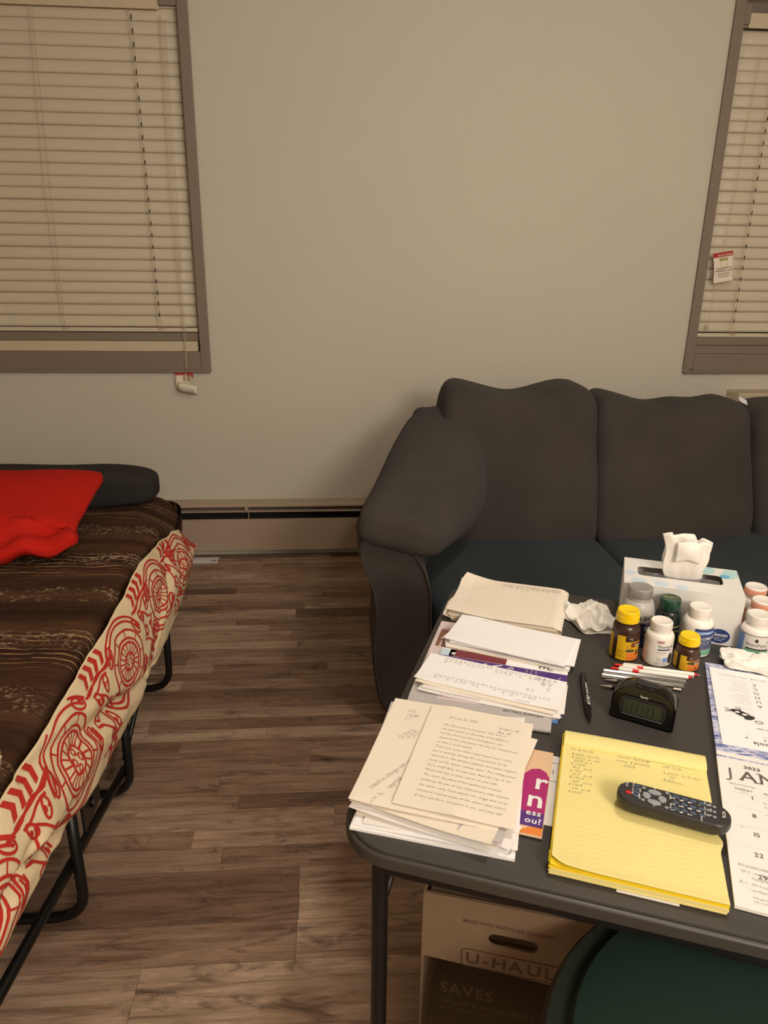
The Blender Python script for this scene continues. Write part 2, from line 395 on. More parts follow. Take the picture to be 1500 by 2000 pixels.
def stroke2(pts, w, closed=False, step=.012):
    """thin ribbon along a 2d polyline"""
    P = [Vector((a, b)) for a, b in pts]
    if closed: P.append(P[0])
    Q = [P[0]]
    for a, b in zip(P, P[1:]):
        n = max(1, int((b-a).length/step))
        for k in range(1, n+1): Q.append(a.lerp(b, k/n))
    V, F = [], []; m = len(Q)
    for i in range(m):
        if closed: t = Q[(i+1) % (m-1)]-Q[(i-1) % (m-1)]
        else: t = Q[min(i+1, m-1)]-Q[max(i-1, 0)]
        t = t.normalized() if t.length > 1e-9 else Vector((1, 0)); nrm = Vector((-t.y, t.x))*w/2
        V += [tuple(Q[i]+nrm), tuple(Q[i]-nrm)]
    for i in range(m-1): F.append((2*i, 2*i+2, 2*i+3, 2*i+1))
    return V, F
def lift(g, fn): return [fn(a, b) for a, b in g[0]], g[1]
def flat(z): return lambda a, b: (a, b, z)
# ================================================================== the room
WY = 3.62; XL, XR, YN, ZC = -2.75, 3.6, -1.9, 2.72
struct = lambda o, k='structure': tag(o, kind=k)
L0, L1, LZ0, LZ1 = -2.05, -.616, 1.055, 2.60          # left window opening
R0, R1, RZ0, RZ1 = 1.836, 3.25, 1.055, 2.60           # right window opening
wall = merge(box(XL, L0, WY, WY+.14, 0, ZC), box(L0, L1, WY, WY+.14, 0, LZ0), box(L0, L1, WY, WY+.14, LZ1, ZC),
             box(L1, R0, WY, WY+.14, 0, ZC), box(R0, R1, WY, WY+.14, 0, RZ0), box(R0, R1, WY, WY+.14, RZ1, ZC), box(R1, XR, WY, WY+.14, 0, ZC))
struct(obj('wall_back', wall, WALL))
struct(obj('wall_left', box(XL-.12, XL, YN, WY+.14, 0, ZC), WALL))
struct(obj('wall_right', box(XR, XR+.12, YN, WY+.14, 0, ZC), WALL))
struct(obj('wall_front', box(XL-.12, XR+.12, YN-.12, YN, 0, ZC), WALL))
struct(obj('ceiling', box(XL-.12, XR+.12, YN-.12, WY+.14, ZC, ZC+.1), WALL))
# ---- floor: every strip near the camera is its own board
fl = struct(obj('floor', box(XL, XR, YN, WY, -.06, -.006), DARK))
rnd = random.Random(11)
rows = []; y = YN
special = [(1.331, 1.491), (1.507, 1.568), (1.711, 1.769)]
cuts = [YN]
while cuts[-1] < 1.331-.09: cuts.append(cuts[-1]+rnd.choice([.058, .060, .1, .155]))
cuts = cuts[:-1] if 1.331-cuts[-2] > .05 else cuts
cuts = [c for c in cuts if c < 1.28]+[1.331, 1.411, 1.491, 1.507+.008, 1.568, 1.63, 1.711, 1.769]
while cuts[-1] < WY: cuts.append(cuts[-1]+rnd.choice([.056, .06, .06, .085, .12]))
cuts[-1] = WY
seams = {1.331: [-.09], 1.411: [-.092], 1.515: [-.297], 1.711: [-.276]}
tones = {}
stuffV, stuffF, stT, stS = [], [], [], []
def board_attr(me, tone, sh):
    a = me.attributes.new('tone', 'FLOAT', 'POINT'); b = me.attributes.new('shift', 'FLOAT_VECTOR', 'POINT')
    n = len(me.vertices)
    a.data.foreach_set('value', tone if isinstance(tone, list) else [tone]*n)
    b.data.foreach_set('vector', sh if isinstance(sh, list) else list(sh)*n)
nb = 0
for y0, y1 in zip(cuts, cuts[1:]):
    if y1-y0 < .01: continue
    xs = [XL]
    fixed = seams.get(round(y0, 3), [])
    x = XL+rnd.uniform(.1, .8)
    while x < XR:
        xs.append(x); x += rnd.uniform(.42, 1.15)
    if fixed: xs = [q for q in xs if abs(q-fixed[0]) > .25]+fixed
    xs = sorted(xs)+[XR]
    for x0, x1 in zip(xs, xs[1:]):
        tone = min(1, max(0, rnd.gauss(.5, .24))); sh = (rnd.uniform(-40, 40), rnd.uniform(-40, 40), 0)
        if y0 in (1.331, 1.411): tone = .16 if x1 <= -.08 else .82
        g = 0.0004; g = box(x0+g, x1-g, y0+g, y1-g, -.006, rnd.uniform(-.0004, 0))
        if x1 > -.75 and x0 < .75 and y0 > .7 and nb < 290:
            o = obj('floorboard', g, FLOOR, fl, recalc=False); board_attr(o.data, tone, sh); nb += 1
        else:
            k = len(stuffV); stuffV += g[0]; stuffF += [tuple(i+k for i in f) for f in g[1]]; stT += [tone]*8; stS += list(sh)*8
o = obj('floorboards', (stuffV, stuffF), FLOOR, fl, recalc=False); board_attr(o.data, stT, stS); o['kind'] = 'stuff'

# ---- windows
def window(n, x0, x1, z0, z1, side):
    """recess lining, sash, glass, casing; side=-1 left window, +1 right window"""
    fr = merge(box(x0, x1, WY+.10, WY+.14, z0, z0+.05), box(x0, x1, WY+.10, WY+.14, z1-.05, z1),
               box(x0, x0+.05, WY+.10, WY+.14, z0+.05, z1-.05), box(x1-.05, x1, WY+.10, WY+.14, z0+.05, z1-.05),
               box(x0+.05, x1-.05, WY+.10, WY+.14, (z0+z1)/2-.02, (z0+z1)/2+.02))
    w_ = struct(obj('window_%d' % n, fr, TRIM, bevel=.003))
    obj('pane', box(x0+.05, x1-.05, WY+.115, WY+.121, z0+.05, z1-.05), GLASS, w_)
    t = .014
    cz = z0+.001
    cas = [('jamb_casing', box(x1, x1+.045, WY-.018, WY-.0005, z0-.093, z1+.06) if side < 0 else box(x0-.047, x0, WY-.018, WY-.0005, z0-.078, z1+.06)),
           ('jamb_casing', box(x0-.045, x0, WY-.018, WY-.0005, z0-.093, z1+.06) if side < 0 else box(x1, x1+.047, WY-.018, WY-.0005, z0-.078, z1+.06)),
           ('head_casing', box(x0, x1, WY-.018, WY-.0005, z1, z1+.06)),
           ('sill_casing', box(x0, x1, WY-.02, WY-.0005, z0-.085, cz))]
    for nm, g in cas: obj(nm, g, TRIM, w_, bevel=.003)
    obj('lower_lip', box(x0-.046, x1+.046, WY-.026, WY-.0005, z0-.097, z0-.084), TRIM, w_, bevel=.003)
    if side < 0:
        obj('sill_board', box(x0, x1-.012, WY+.0, WY+.09, z0+.001, z0+.048), CREAM, w_, bevel=.002)
        obj('inner_stop', box(x0, x1-.006, WY+.012, WY+.09, z0+.049, z0+.088), TRIM, w_, bevel=.003)
        obj('corner_block', box(x1-.02, x1-.001, WY-.014, WY+.02, z0-.018, z0+.0005), TRIM, w_, bevel=.002)
    else:
        obj('sill_board', box(x0+.004, x1, WY-.005, WY+.09, z0+.001, z0+.040), TRIM, w_, bevel=.002)
        obj('inner_stop', box(x0+.01, x1, WY+.01, WY+.09, z0+.041, z0+.082), TRIM, w_, bevel=.003)
    return w_
win1 = window(1, L0, L1, LZ0, LZ1, -1); win2 = window(2, R0, R1, RZ0, RZ1, 1)
obj('corner_block', box(L1-.075, L1-.002, WY-.01, WY+.04, 2.474, 2.54), TRIM, win1, bevel=.002)
obj('corner_block', box(R0+.002, R0+.03, WY-.01, WY+.04, 2.484, 2.56), TRIM, win2, bevel=.002)

def slat_geo(x0, x1):
    nx, ny = 14, 5; wdt = .0600; tilt = rad(80)
    def f(u, v):
        x = x0+(x1-x0)*u; s = (v-.5)*wdt; c = .0060*(1-(2*v-1)**2)
        yy = -s*math.cos(tilt)*-1 - c*math.sin(tilt); zz = s*math.sin(tilt)+c*math.cos(tilt)
        return (x, yy, zz)
    return grid(nx, ny, f, thick=0)
def blind(x0, x1, ztop, zbot, label, cords, wand, holes_on, side):
    yb = WY+.035
    t = thing('window_blind', label, 'blind', TR(0, yb, 0))
    sg = slat_geo(x0, x1); me = None
    n = int((ztop-zbot-.035)/.0502)+1
    rr = random.Random(n)
    for k in range(n):
        z = zbot+.05+k*.0502
        if me is None:
            o = obj('slat', sg, SLAT, t, smooth=True); me = o.data
            so = o.modifiers.new('s', 'SOLIDIFY'); so.thickness = .0022
        else:
            o2 = o.copy(); COL.objects.link(o2); o2.parent = t; o = o2
        o.matrix_local = TR(rr.uniform(-.0015, .0015), 0, z, 0, rr.uniform(-2.5, 2.5), rr.uniform(-.06, .06))
    obj('bottom_rail', box(x0+(.006 if side > 0 else 0), x1-(0 if side > 0 else .002), -.03, .0, zbot-.001, zbot+.017), SLAT, t, bevel=.002)
    obj('head_rail', box(x0, x1, -.02, .03, ztop+.012, ztop+.05), SLAT, t)
    obj('valance', box(x0+(.03 if side > 0 else 0), x1-(.07 if side < 0 else 0), -.034, -.028, ztop+.003, ztop+.06), CREAM, t, bevel=.001)
    for (cx, dr) in cords:
        obj('ladder_cord', tube([(cx-.008, -.031, zbot+.01), (cx-.008, -.031, (zbot+ztop)/2), (cx-.008+dr, -.030, ztop+.01)], .0012, 6), CORD, t)
        obj('ladder_cord', tube([(cx+.014, -.031, zbot+.005), (cx+.005, -.0315, zbot+.06), (cx+.006+dr, -.030, ztop+.01)], .0009, 6), CORD, t)
        obj('cord_clip', merge(box(cx-.005, cx+.026, -.036, -.029, zbot+.012, zbot+.018), tube([(cx-.003, -.034, zbot+.03), (cx-.006, -.036, zbot+.02), (cx+.003, -.037, zbot+.012), (cx-.001, -.034, zbot-.004)], .0012, 5)), CORD, t)
        if cx in holes_on:
            hg = []
            for k in range(n-1):
                z = zbot+.05+k*.0502+.0275
                hg.append(mv(prism(rrect(.0042, .018, .002, 3), -.0335, -.0315, 'y'), cx+.004+dr*(z-zbot)/(ztop-zbot), 0, z))
            h = obj('route_holes', merge(*hg), DARK, t); h['kind'] = 'stuff'
    return t
bl = blind(L0+.01, L1-.006, 2.458, 1.148, 'wide closed cream slatted blind in the left window', [(-.800, -.012), (-1.243, .03)], 0, [-.800], -1)
br = blind(R0+.001, R1-.01, 2.470, 1.138, 'closed cream slatted blind in the right window, cut off by the frame', [(2.02, .0), (2.9, .0)], 0, [2.02], 1)
# pull cords with warning tags
def tassel(z, x, y): return mv(lathe([(.001, .030), (.0028, .028), (.0035, .020), (.0075, .016), (.0085, .006), (.006, 0)], 12), x, y, z)
t = thing('blind_pull_cord', 'pull cords with two tassels and a crumpled tag below the left window', 'cord', TR(-.69, WY-.04, .86))
obj('cord', tube([(-.004, .047, 1.58), (-.012, .037, .9), (.0, .033, .35), (.006, .012, .20), (.004, .0, .12)], .0014, 6), CORD, t)
obj('cord', tube([(.004, .047, 1.58), (.002, .036, .9), (.010, .034, .35), (.010, .012, .20), (.010, .0, .12)], .0012, 6), CORD, t)
obj('cord', tube([(.02, .045, 1.57), (.018, .037, 1.1), (.018, .036, .8), (.014, .037, .55)], .0012, 6), CORD, t)
obj('tassel', tassel(.068, .002, -.004), CREAM, t, smooth='auto'); obj('tassel', tassel(.064, .024, -.008), CREAM, t, smooth='auto')
def curl(w, h, amt, tilt=0):
    return lambda u, v: ((u-.5)*w+tilt*v, -amt*math.sin(v*PI)-.01*(1-v), (v)*h)
fb = curl(.085, .075, -.006)
tg = obj('warning_tag', grid(6, 8, lambda u, v: (-.018+(u-.5)*.070, .030-.012*math.sin(v*3), .015+v*.080), 0), CPAP, t, smooth=True); tg.modifiers.new('s', 'SOLIDIFY').thickness = .001
obj('red_band', grid(6, 2, lambda u, v: (-.018+(u-.5)*.0695, .0265-.008*math.sin(2.6+v*.4)-.003, .086+v*.012), 0), REDT, tg)
obj('red_band', box(.014, .034, .006, .010, .075, .098), REDT, tg)
tg2 = obj('folded_tag', grid(6, 6, lambda u, v: (.005+(u-.45)*.085, -.006-.014*math.sin(v*PI), .012-.018*u+v*.045), 0), CPAP, t, smooth=True); tg2.modifiers.new('s', 'SOLIDIFY').thickness = .001
for k in range(4):
    obj('print', lift(text2d('WARNING YOUNG CHILDREN CAN'[k*3:k*3+18], .006, 'n'), lambda a, b, k=k: (-.028+a, -.0225+.001*abs(k-1.5)**1.2, .042-k*.009-(a+.02)*.21+b)), INKD, tg2)
t = thing('blind_tag', 'cream warning tag with a red top band and curled foot hanging before the right blind', 'tag', TR(1.915, WY-.012, 1.40, 0, 0, -7))
def tagf(u, v): return ((u-.5)*.098+.004*(1-v), -.012-.010*math.sin(v*PI*1.1)-(.010 if v < .12 else 0)*(1-v/.12), v*.138+.004*u)
o = obj('tag_sheet', grid(8, 12, tagf), CPAP, t, smooth=True); o.modifiers.new('s', 'SOLIDIFY').thickness = .001
def ontag(a, b): p = tagf(a/.098+.5, b/.138); return (p[0], p[1]-.0015, p[2])
obj('red_band', grid(8, 2, lambda u, v: ontag((u-.5)*.098, .117+v*.021)), REDT, o)
obj('print', lift(xf2(text2d('WARNING', .014, 'b', align='c'), .01, .121), ontag), CPAP, o)
obj('print', lift(join2(xf2(text2d('Young children can', .0105, 'b', align='c', sx=.86), 0, .062), xf2(text2d('STRANGLE in cords', .0105, 'b', align='c', sx=.86), 0, .050),
    *[xf2(text2d(s, .0075, 'n', align='c', sx=.85), 0, .039-k*.008) for k, s in enumerate(['Immediately remove', 'from cord loops and', 'keep out of reach'])]), ontag), INKD, o)
obj('print', lift(join2(rect2(-.02, .02, .099, .112), frame2(.034, .03, .0012, .004, 0, .085)), ontag), GOLD, o)
t = thing('blind_pull_cord', 'pull cord with one small tassel hanging over the right blind', 'cord', TR(1.885, WY-.006, 1.175))
obj('cord', tube([(.06, .006, 1.2), (.03, .0, .5), (.012, -.004, .2), (.0, -.004, .028)], .0012, 6), CORD, t)
obj('tassel', tassel(0, 0, -.004), CREAM, t, smooth='auto')

# ---- baseboard heater
t = thing('baseboard_heater', 'long taupe baseboard heater along the foot of the wall', 'heater', TR(0, 0, 0))
HX0, HX1 = -2.7, 3.3
obj('back_panel', box(HX0, HX1, WY-.008, WY-.001, .05, .30), DARK, t)
obj('hood', prism([(WY-.001, .307), (WY-.052, .296), (WY-.058, .290), (WY-.058, .280), (WY-.05, .282), (WY-.008, .296)], HX0, HX1, 'x'), HEAT, t, bevel=.001)
obj('damper', prism([(WY-.056, .2535), (WY-.052, .2575), (WY-.012, .262), (WY-.012, .258)], HX0, HX1, 'x'), HEAT, t)
obj('front_cover', merge(box(HX0, HX1, WY-.062, WY-.057, .046, .213), box(HX0, HX1, WY-.0615, WY-.050, .2132, .2165)), HEAT, t)
obj('element', mv(prism(disc2(.017, .035, 16), HX0+.05, HX1-.05, 'x'), 0, WY-.035, .13), DARK, t)
for bx in (-1.9, -.433, 1.0, 2.4):
    obj('bracket', merge(box(bx-.008, bx+.008, WY-.054, WY-.010, .262, .284), box(bx+.008, bx+.011, WY-.056, WY-.009, .05, .285)), HEAT, t)
tag(obj('paper_strip', box(-.73, -.585, WY-.12, WY-.045, .0005, .002), PAPER, M=None), 'white paper strip lying on the floor under the baseboard heater', 'paper')
pp = bpy.data.objects['paper_strip']; pp.matrix_world = Matrix.Translation((0, 0, .0005))
obj('print', lift(xf2(text2d('681-', .03, 'b'), -.625, WY-.10), flat(.0023)), INKD, pp)
# ---- cream wall box under right window
tag(obj('wall_box', box(2.045, 2.75, WY-.12, WY-.001, .5, .875), CREAM, bevel=.006), 'cream boxed ledge on the wall under the right window, behind the sofa', 'wall box')

# ================================================================== sofa
t = thing('sofa', 'large charcoal fabric sofa with pillow arm against the wall', 'sofa', TR(0, 0, 0))
armp = [(.100, .585), (.082, .62), (.088, .665), (.12, .69), (.17, .69), (.225, .665), (.27, .62), (.30, .56), (.318, .48), (.322, .3), (.322, .03), (.175, .03), (.145, .12), (.132, .22), (.130, .32), (.138, .42), (.128, .5)]
def smooth_poly(P, n=3):
    for _ in range(n):
        Q = []
        for a, b in zip(P, P[1:]+P[:1]): Q += [(a[0]*.75+b[0]*.25, a[1]*.75+b[1]*.25), (a[0]*.25+b[0]*.75, a[1]*.25+b[1]*.75)]
        P = Q
    return P
ap = smooth_poly(armp, 2); cxm = sum(p[0] for p in ap)/len(ap)
def sec(P, y, s=1.0, dx=0, dz=0, c=(.22, .4)): return [((p[0]-c[0])*s+c[0]+dx, y, (p[1]-c[1])*s+c[1]+dz) for p in P]
arm = loft([sec(ap, 2.085, .90), sec(ap, 2.075, .95), sec(ap, 2.082, .99), sec(ap, 2.11, 1.01), sec(ap, 2.3, 1), sec(ap, 2.6, .98, .07, -.02), sec(ap, 2.9, .96, .14, -.03), sec(ap, 3.12, .94, .17, -.03)])
obj('arm', arm, SOFA, t, smooth='auto')
def ell(y, cx, cz, hw, hh, tilt=0, n=32, p=2.6, sag=0):
    P = []
    for k in range(n):
        a = 2*PI*k/n; c, s = math.cos(a), math.sin(a)
        x = math.copysign(abs(c)**(2/p), c)*hw; z = math.copysign(abs(s)**(2/p), s)*hh
        z -= sag*(x/hw)**2*(1 if x < 0 else .5)
        ca, sa = math.cos(rad(tilt)), math.sin(rad(tilt))
        q = nz(cx+x*3, y*3, cz+z*3)*.008
        P.append((cx+x*ca-z*sa+q, y, cz+x*sa+z*ca+q))
    return P
keys = [(2.045, .205, .705, .075, .030, -16), (2.055, .208, .702, .115, .050, -16), (2.09, .218, .695, .142, .066, -17), (2.18, .240, .688, .158, .082, -16), (2.3, .285, .680, .182, .108, -10),
        (2.42, .330, .675, .200, .140, -4), (2.55, .37, .680, .210, .160, 2), (2.7, .405, .705, .205, .175, 8), (2.82, .432, .745, .185, .168, 12), (2.93, .45, .775, .160, .155, 12), (3.02, .455, .785, .125, .13, 12), (3.07, .455, .78, .07, .09, 12)]
obj('arm_pillow', loft([ell(*k[:5], tilt=k[5], sag=.02) for k in keys]), SOFA, t, smooth=True, subsurf=1)
# right arm, outside the frame, mirrors the left
XC = 1.37
arm2 = ([(2*XC-p[0]+.15, p[1], p[2]) for p in arm[0]], arm[1]); obj('arm', arm2, SOFA, t, smooth='auto')
ap2 = loft([ell(*k[:5], tilt=k[5], sag=.02) for k in keys]); obj('arm_pillow', ([(2*XC-p[0]+.15, p[1], p[2]) for p in ap2[0]], ap2[1]), SOFA, t, smooth=True)
obj('seat_base', box(.30, 2.58, 2.12, 3.1, .06, .31), SOFA, t, bevel=.02)
obj('back_frame', box(.36, 2.5, 2.98, 3.17, .06, .88), SOFA, t, bevel=.04, seg=4)
for cx, hx in ((.69, .375), (1.43, .365), (2.16, .365)):
    obj('seat_cushion', mv(pillow(hx, .34, .085, 8, 22, lambda x, y, z: (x, y, z-(.010*(y/.34)**4 if z > 0 else 0)+nz(x*3, y*3, cx)*.006)), cx, 2.40, .372), SEAT, t, smooth=True)
def backc(cx, hx, topfn, seed, y=2.84, hz=.33, cz=.678):
    def f(x, y_, z):
        u = x/hx; k = (z+hz)/(2*hz)                       # 0 foot, 1 head
        zt = z+topfn(u)*max(0, k)**2
        yb = y_+(k-.5)*.20+nz(x*4+seed, z*4, 0)*.012-.018*math.exp(-(x/.18)**2)*math.exp(-((k-.45)/.3)**2)
        return (x+.012*nz(seed, z*5, 1), yb, zt)
    return mv(pillow(hx, .145, hz, 6.5, 26, f), cx, y, cz)
obj('back_cushion', backc(.755, .318, lambda u: .004+.036*math.exp(-((u+.95)/.30)**2)+.018*math.exp(-((u-.8)/.4)**2)-.034*math.exp(-((u+.05)/.38)**2), 1), SOFA, t, smooth=True)
obj('back_cushion', backc(1.390, .328, lambda u: -.063+.078*math.exp(-((u+1.0)/.35)**2)+.020*math.exp(-((u-.85)/.35)**2)-.006*math.exp(-(u/.3)**2)+.006*math.sin(u*9), 5), SOFA, t, smooth=True)
obj('back_cushion', backc(2.045, .322, lambda u: -.058+.01*u, 9), SOFA, t, smooth=True)
obj('care_label', grid(2, 2, lambda u, v: (1.722+u*.03-.01*v, 2.93-.01*u, .940+v*.022-u*.014)), PAPW, t)
for fx, fy in ((.24, 2.15), (.24, 3.05), (2.55, 2.15), (2.55, 3.05)): obj('foot', mv(lathe([(.02, 0), (.028, .035)], 14), fx, fy, 0), BLKM, t)

# ================================================================== folding bed
t = thing('folding_bed', 'low folding bed with black tube frame, brown striped mattress cover and U legs', 'bed', TR(0, 0, 0))
BX0, BX1, BY0, BY1 = -1.74, -.596, .28, 3.06
def matt(x, y, z):
    X, Y = x+(BX0+BX1)/2, y+(BY0+BY1)/2
    zz = z+.49+(.010*nz(X*2.2, Y*2.2, 3)+.005*nz(X*9, Y*9, 4) if z > 0 else 0)
    ss = lambda q: 0 if q < 0 else (1 if q > 1 else q*q*(3-2*q))
    if z > 0: zz -= min(1, z/.07)*(.075*ss((Y-2.45)/.45)+.070*ss((X+.76)/.19)*ss((Y-2.35)/.45))
    X -= .012*ss((Y-2.55)/.45)*max(0, (X+1.2)/.6)
    return (X, Y, zz)
n = 30
mg = pillow((BX1-BX0)/2, (BY1-BY0)/2, .115, 12, 44, matt)
obj('mattress', mg, COVER, t, smooth=True)
# tube frame and legs
FZ = .352
obj('side_rail', tube(arc_pts([(-.66, .27, FZ), (-.625, .32, FZ), (-.625, 2.72, FZ), (-.66, 2.80, FZ)], .05), .013, 12), BLKM, t, smooth=True)
obj('side_rail', tube([(-1.72, .25, FZ), (-1.72, 2.8, FZ)], .013, 12), BLKM, t, smooth=True)
for yy in (.30, 1.0, 1.8, 2.6): obj('cross_rail', tube([(-1.72, yy, FZ), (-.63, yy, FZ)], .011, 10), BLKM, t, smooth=True)
obj('deck', box(-1.71, -.63, .3, 2.8, FZ+.012, FZ+.022), DARK, t)
for yy, dz in ((2.33, 0), (1.78, 0), (1.36, 0), (.72, 0)):
    obj('leg', tube(arc_pts([(-.572, yy-.04, FZ), (-.588, yy, .012), (-1.67, yy, .012), (-1.69, yy-.04, FZ)], .085, 8), .0125, 12), BLKM, t, smooth=True)
obj('leg_brace', tube([(-.575, .45, .385), (-.605, 1.80, .085)], .0115, 10), BLKM, t, smooth=True)
obj('leg_brace', tube([(-.60, 2.30, .33), (-.61, 1.82, .10)], .008, 8), BLKM, t, smooth=True)
obj('hinge_plate', merge(box(-.592, -.586, 1.42, 1.54, .20, .30), mv(prism(disc2(.012, .012, 14), -.586, -.578, 'x'), 0, 1.48, .24)), BLKM, t, bevel=.002)
# ---- bolster
def bol(x, y, z): return (x-.0*y, y, z+.006*nz(x*4, y*4, z*4))
tag(obj('bolster', pillow(.70, .095, .078, 5.0, 20, bol), BOLS, M=TR(-1.405, 2.905, .604), smooth=True), 'dark grey bolster with rounded end lying across the far end of the folding bed', 'cushion')
# ---- red pillow
def redf(x, y, z):
    u, v = x/.43, y/.325; e = max(0, 1-(abs(u)**2.6))*max(0, 1-(abs(v)**2.6))
    th = .075*e**.42
    zz = math.copysign(1, z)*th if abs(z) > 1e-4 else 0
    zz = (z/.1)*th*1.0+.006*nz(x*6, y*6, 2)*(1 if z > 0 else .3)
    cr = math.exp(-((v+.72+.12*math.sin(u*4))/.10)**2)                     # crease along the near side
    zz -= .035*cr*e**.2*(z > 0)
    px = x*(1+.10*abs(v)**3)+.02*nz(y*5, 3, 0); py = y*(1+.05*abs(u)**3)+.03*nz(x*5, 7, 0)
    if v < -.6 and u > .3: py += .05*(u-.3); zz += .012*math.sin(u*22)
    return (px, py, zz)
rp = obj('pillow', pillow(.43, .325, .1, 9, 40, redf), RED, M=TR(-1.242, 2.315, .690, 6, 5), smooth=True)
tag(rp, 'rumpled bright red pillow on the brown cover at the far end of the folding bed', 'pillow')
fl_ = obj('fleece_throw', pillow(.12, .09, .035, 3, 16, lambda x, y, z: (x+.01*nz(x*60, y*60, z*60), y+.012*nz(y*60, x*60, 9), z+.012*nz(x*50, y*50, 5))), FLUF, M=TR(-.712, 1.09, .633), smooth=True)
tag(fl_, 'small cream fleecy bundle on the bed at the left edge of the photo', 'blanket')

# ---- printed sheet hanging over the near side of the bed
ZT = [(.3, .635), (.95, .628), (1.16, .615), (1.8, .617), (2.0, .637), (2.25, .606), (2.42, .575), (2.56, .545), (2.63, .50)]
ZB = [(.3, .44), (.87, .438), (1.09, .425), (1.28, .380), (1.51, .352), (1.8, .326), (2.2, .322), (2.4, .335), (2.56, .355), (2.63, .38)]
SY0, SY1 = .35, 2.655
def sheetS(y, tt):
    """point of the cloth at length y and depth tt (0 top, 1 hem)"""
    yc = min(y, 2.63); a, b = lerp(ZT, yc), lerp(ZB, yc)
    end = max(0, (y-2.50)/.155); sq = math.sqrt(max(0, 1-end*end)); m = (a+b)/2
    a, b = m+(a-m)*sq, m+(b-m)*sq
    z = a+(b-a)*tt
    x = -.562+.048*math.sin(min(1, tt*1.5)*PI/2)-.018*max(0, tt-.62)/.38
    d = 0
    for (y0, t0, y1, t1, dep, wd) in ((1.95, .95, 1.18, .25, .022, .020), (1.62, .60, 1.10, .0, .014, .022), (1.28, 1.0, .88, .45, .022, .02), (2.45, .2, 2.25, .8, .012, .02), (2.30, .1, 2.02, .9, .014, .022), (1.05, .5, .72, .9, .016, .02), (2.12, .35, 1.86, 1.0, .014, .018)):
        H = a-b; ax, ay, bx, by = y0, -t0*H, y1, -t1*H; px, py = y, -tt*H
        vx, vy = bx-ax, by-ay; L2 = vx*vx+vy*vy; s = max(0, min(1, ((px-ax)*vx+(py-ay)*vy)/L2))
        dx, dy = px-ax-s*vx, py-ay-s*vy; dd = (dx*dx+dy*dy)/(wd*wd); side = (dx*vy-dy*vx)/math.sqrt(L2)/wd
        d += dep*math.exp(-dd)*(-1+.9*side)*(math.sin(PI*min(1, max(0, s*.9+.1)))**.5)
    x += d+.006*nz(y*7, tt*3, 0)+.003*nz(y*20, tt*6, 5)
    return Vector((x, y, z))
def sheetP(y, tt, off=.0016):
    e = 1e-3; p = sheetS(y, tt); a = sheetS(y+e, tt)-p; b = sheetS(y, tt+e)-p
    n_ = a.cross(b); n_ = n_.normalized() if n_.length > 1e-12 else Vector((1, 0, 0))
    if n_.x < 0: n_ = -n_
    return tuple(p+n_*off)
sh = obj('printed_sheet', grid(420, 44, lambda u, v: tuple(sheetS(SY0+(SY1-SY0)*u, v))), CLOTH, smooth=True)
tag(sh, 'cream cotton sheet printed with red line medallions draped over the side of the folding bed', 'sheet')
so = sh.modifiers.new('s', 'SOLIDIFY'); so.thickness = .0015; so.offset = -1
# pattern drawn in cloth metres: X along the bed (y), V down the drop
SG = []
HREF = .27
def st(pts, w=.0062, closed=False): SG.append(stroke2(pts, w, closed, .009))
def el(cx, cy, rx, ry, rot=0, n=26, a0=0, a1=360, wob=0, k=1):
    P = []
    for i in range(n+(0 if a1-a0 == 360 else 1)):
        a = rad(a0+(a1-a0)*i/n); r = 1+wob*math.sin(8*a); x, y_ = rx*math.cos(a)*r, ry*math.sin(a)*r
        P.append((cx+x*math.cos(rad(rot))-y_*math.sin(rad(rot)), cy+x*math.sin(rad(rot))+y_*math.cos(rad(rot))))
    return P
def fillell(cx, cy, rx, ry, rot=0): SG.append(poly2(el(cx, cy, rx, ry, rot, 12)))
def medallion(cx, cy, s=1.0, rot=0):
    E = lambda rx, ry, **k: el(cx, cy, rx*s, ry*s, rot, **k)
    st(E(.031, .018), closed=True)
    for dx, dy in ((-.014, -.0065), (-.014, .0065), (.012, -.0065), (.012, .0065)):
        c, q = math.cos(rad(rot)), math.sin(rad(rot)); st(el(cx+(dx*c-dy*q)*s, cy+(dx*q+dy*c)*s, .0075*s, .0045*s, rot, 12), .0035, True)
    st(E(.062, .043, n=34), closed=True); st(E(.074, .053, n=34), closed=True); st(E(.098, .073, n=40), closed=True)
    for k in range(18):
        a = 2*PI*k/18; c, q = math.cos(rad(rot)), math.sin(rad(rot))
        P = []
        for f in (0, 1):
            x, y_ = (.033+(.060-.033)*f)*s*math.cos(a), (.020+(.042-.020)*f)*s*math.sin(a); P.append((cx+x*c-y_*q, cy+x*q+y_*c))
        st(P, .0038)
        if k % 2 == 0:
            P = []
            for f in (0, 1):
                x, y_ = (.075+.022*f)*s*math.cos(a+.1), (.054+.018*f)*s*math.sin(a+.1); P.append((cx+x*c-y_*q, cy+x*q+y_*c))
            st(P, .0038)
    for a in (35, 145, 215, 325):
        x, y_ = .116*s*math.cos(rad(a)), .092*s*math.sin(rad(a)); c, q = math.cos(rad(rot)), math.sin(rad(rot))
        X, Y = cx+x*c-y_*q, cy+x*q+y_*c
        st(el(X, Y, .024*s, .011*s, rot+a+90, 18), closed=True); fillell(X+.006, Y, .007*s, .0045*s, rot+a+90)
def pod(cx, cy, rot): st(el(cx, cy, .022, .011, rot, 18), closed=True); fillell(cx-.006, cy, .008, .005, rot); fillell(cx+.008, cy+.001, .005, .005, rot)
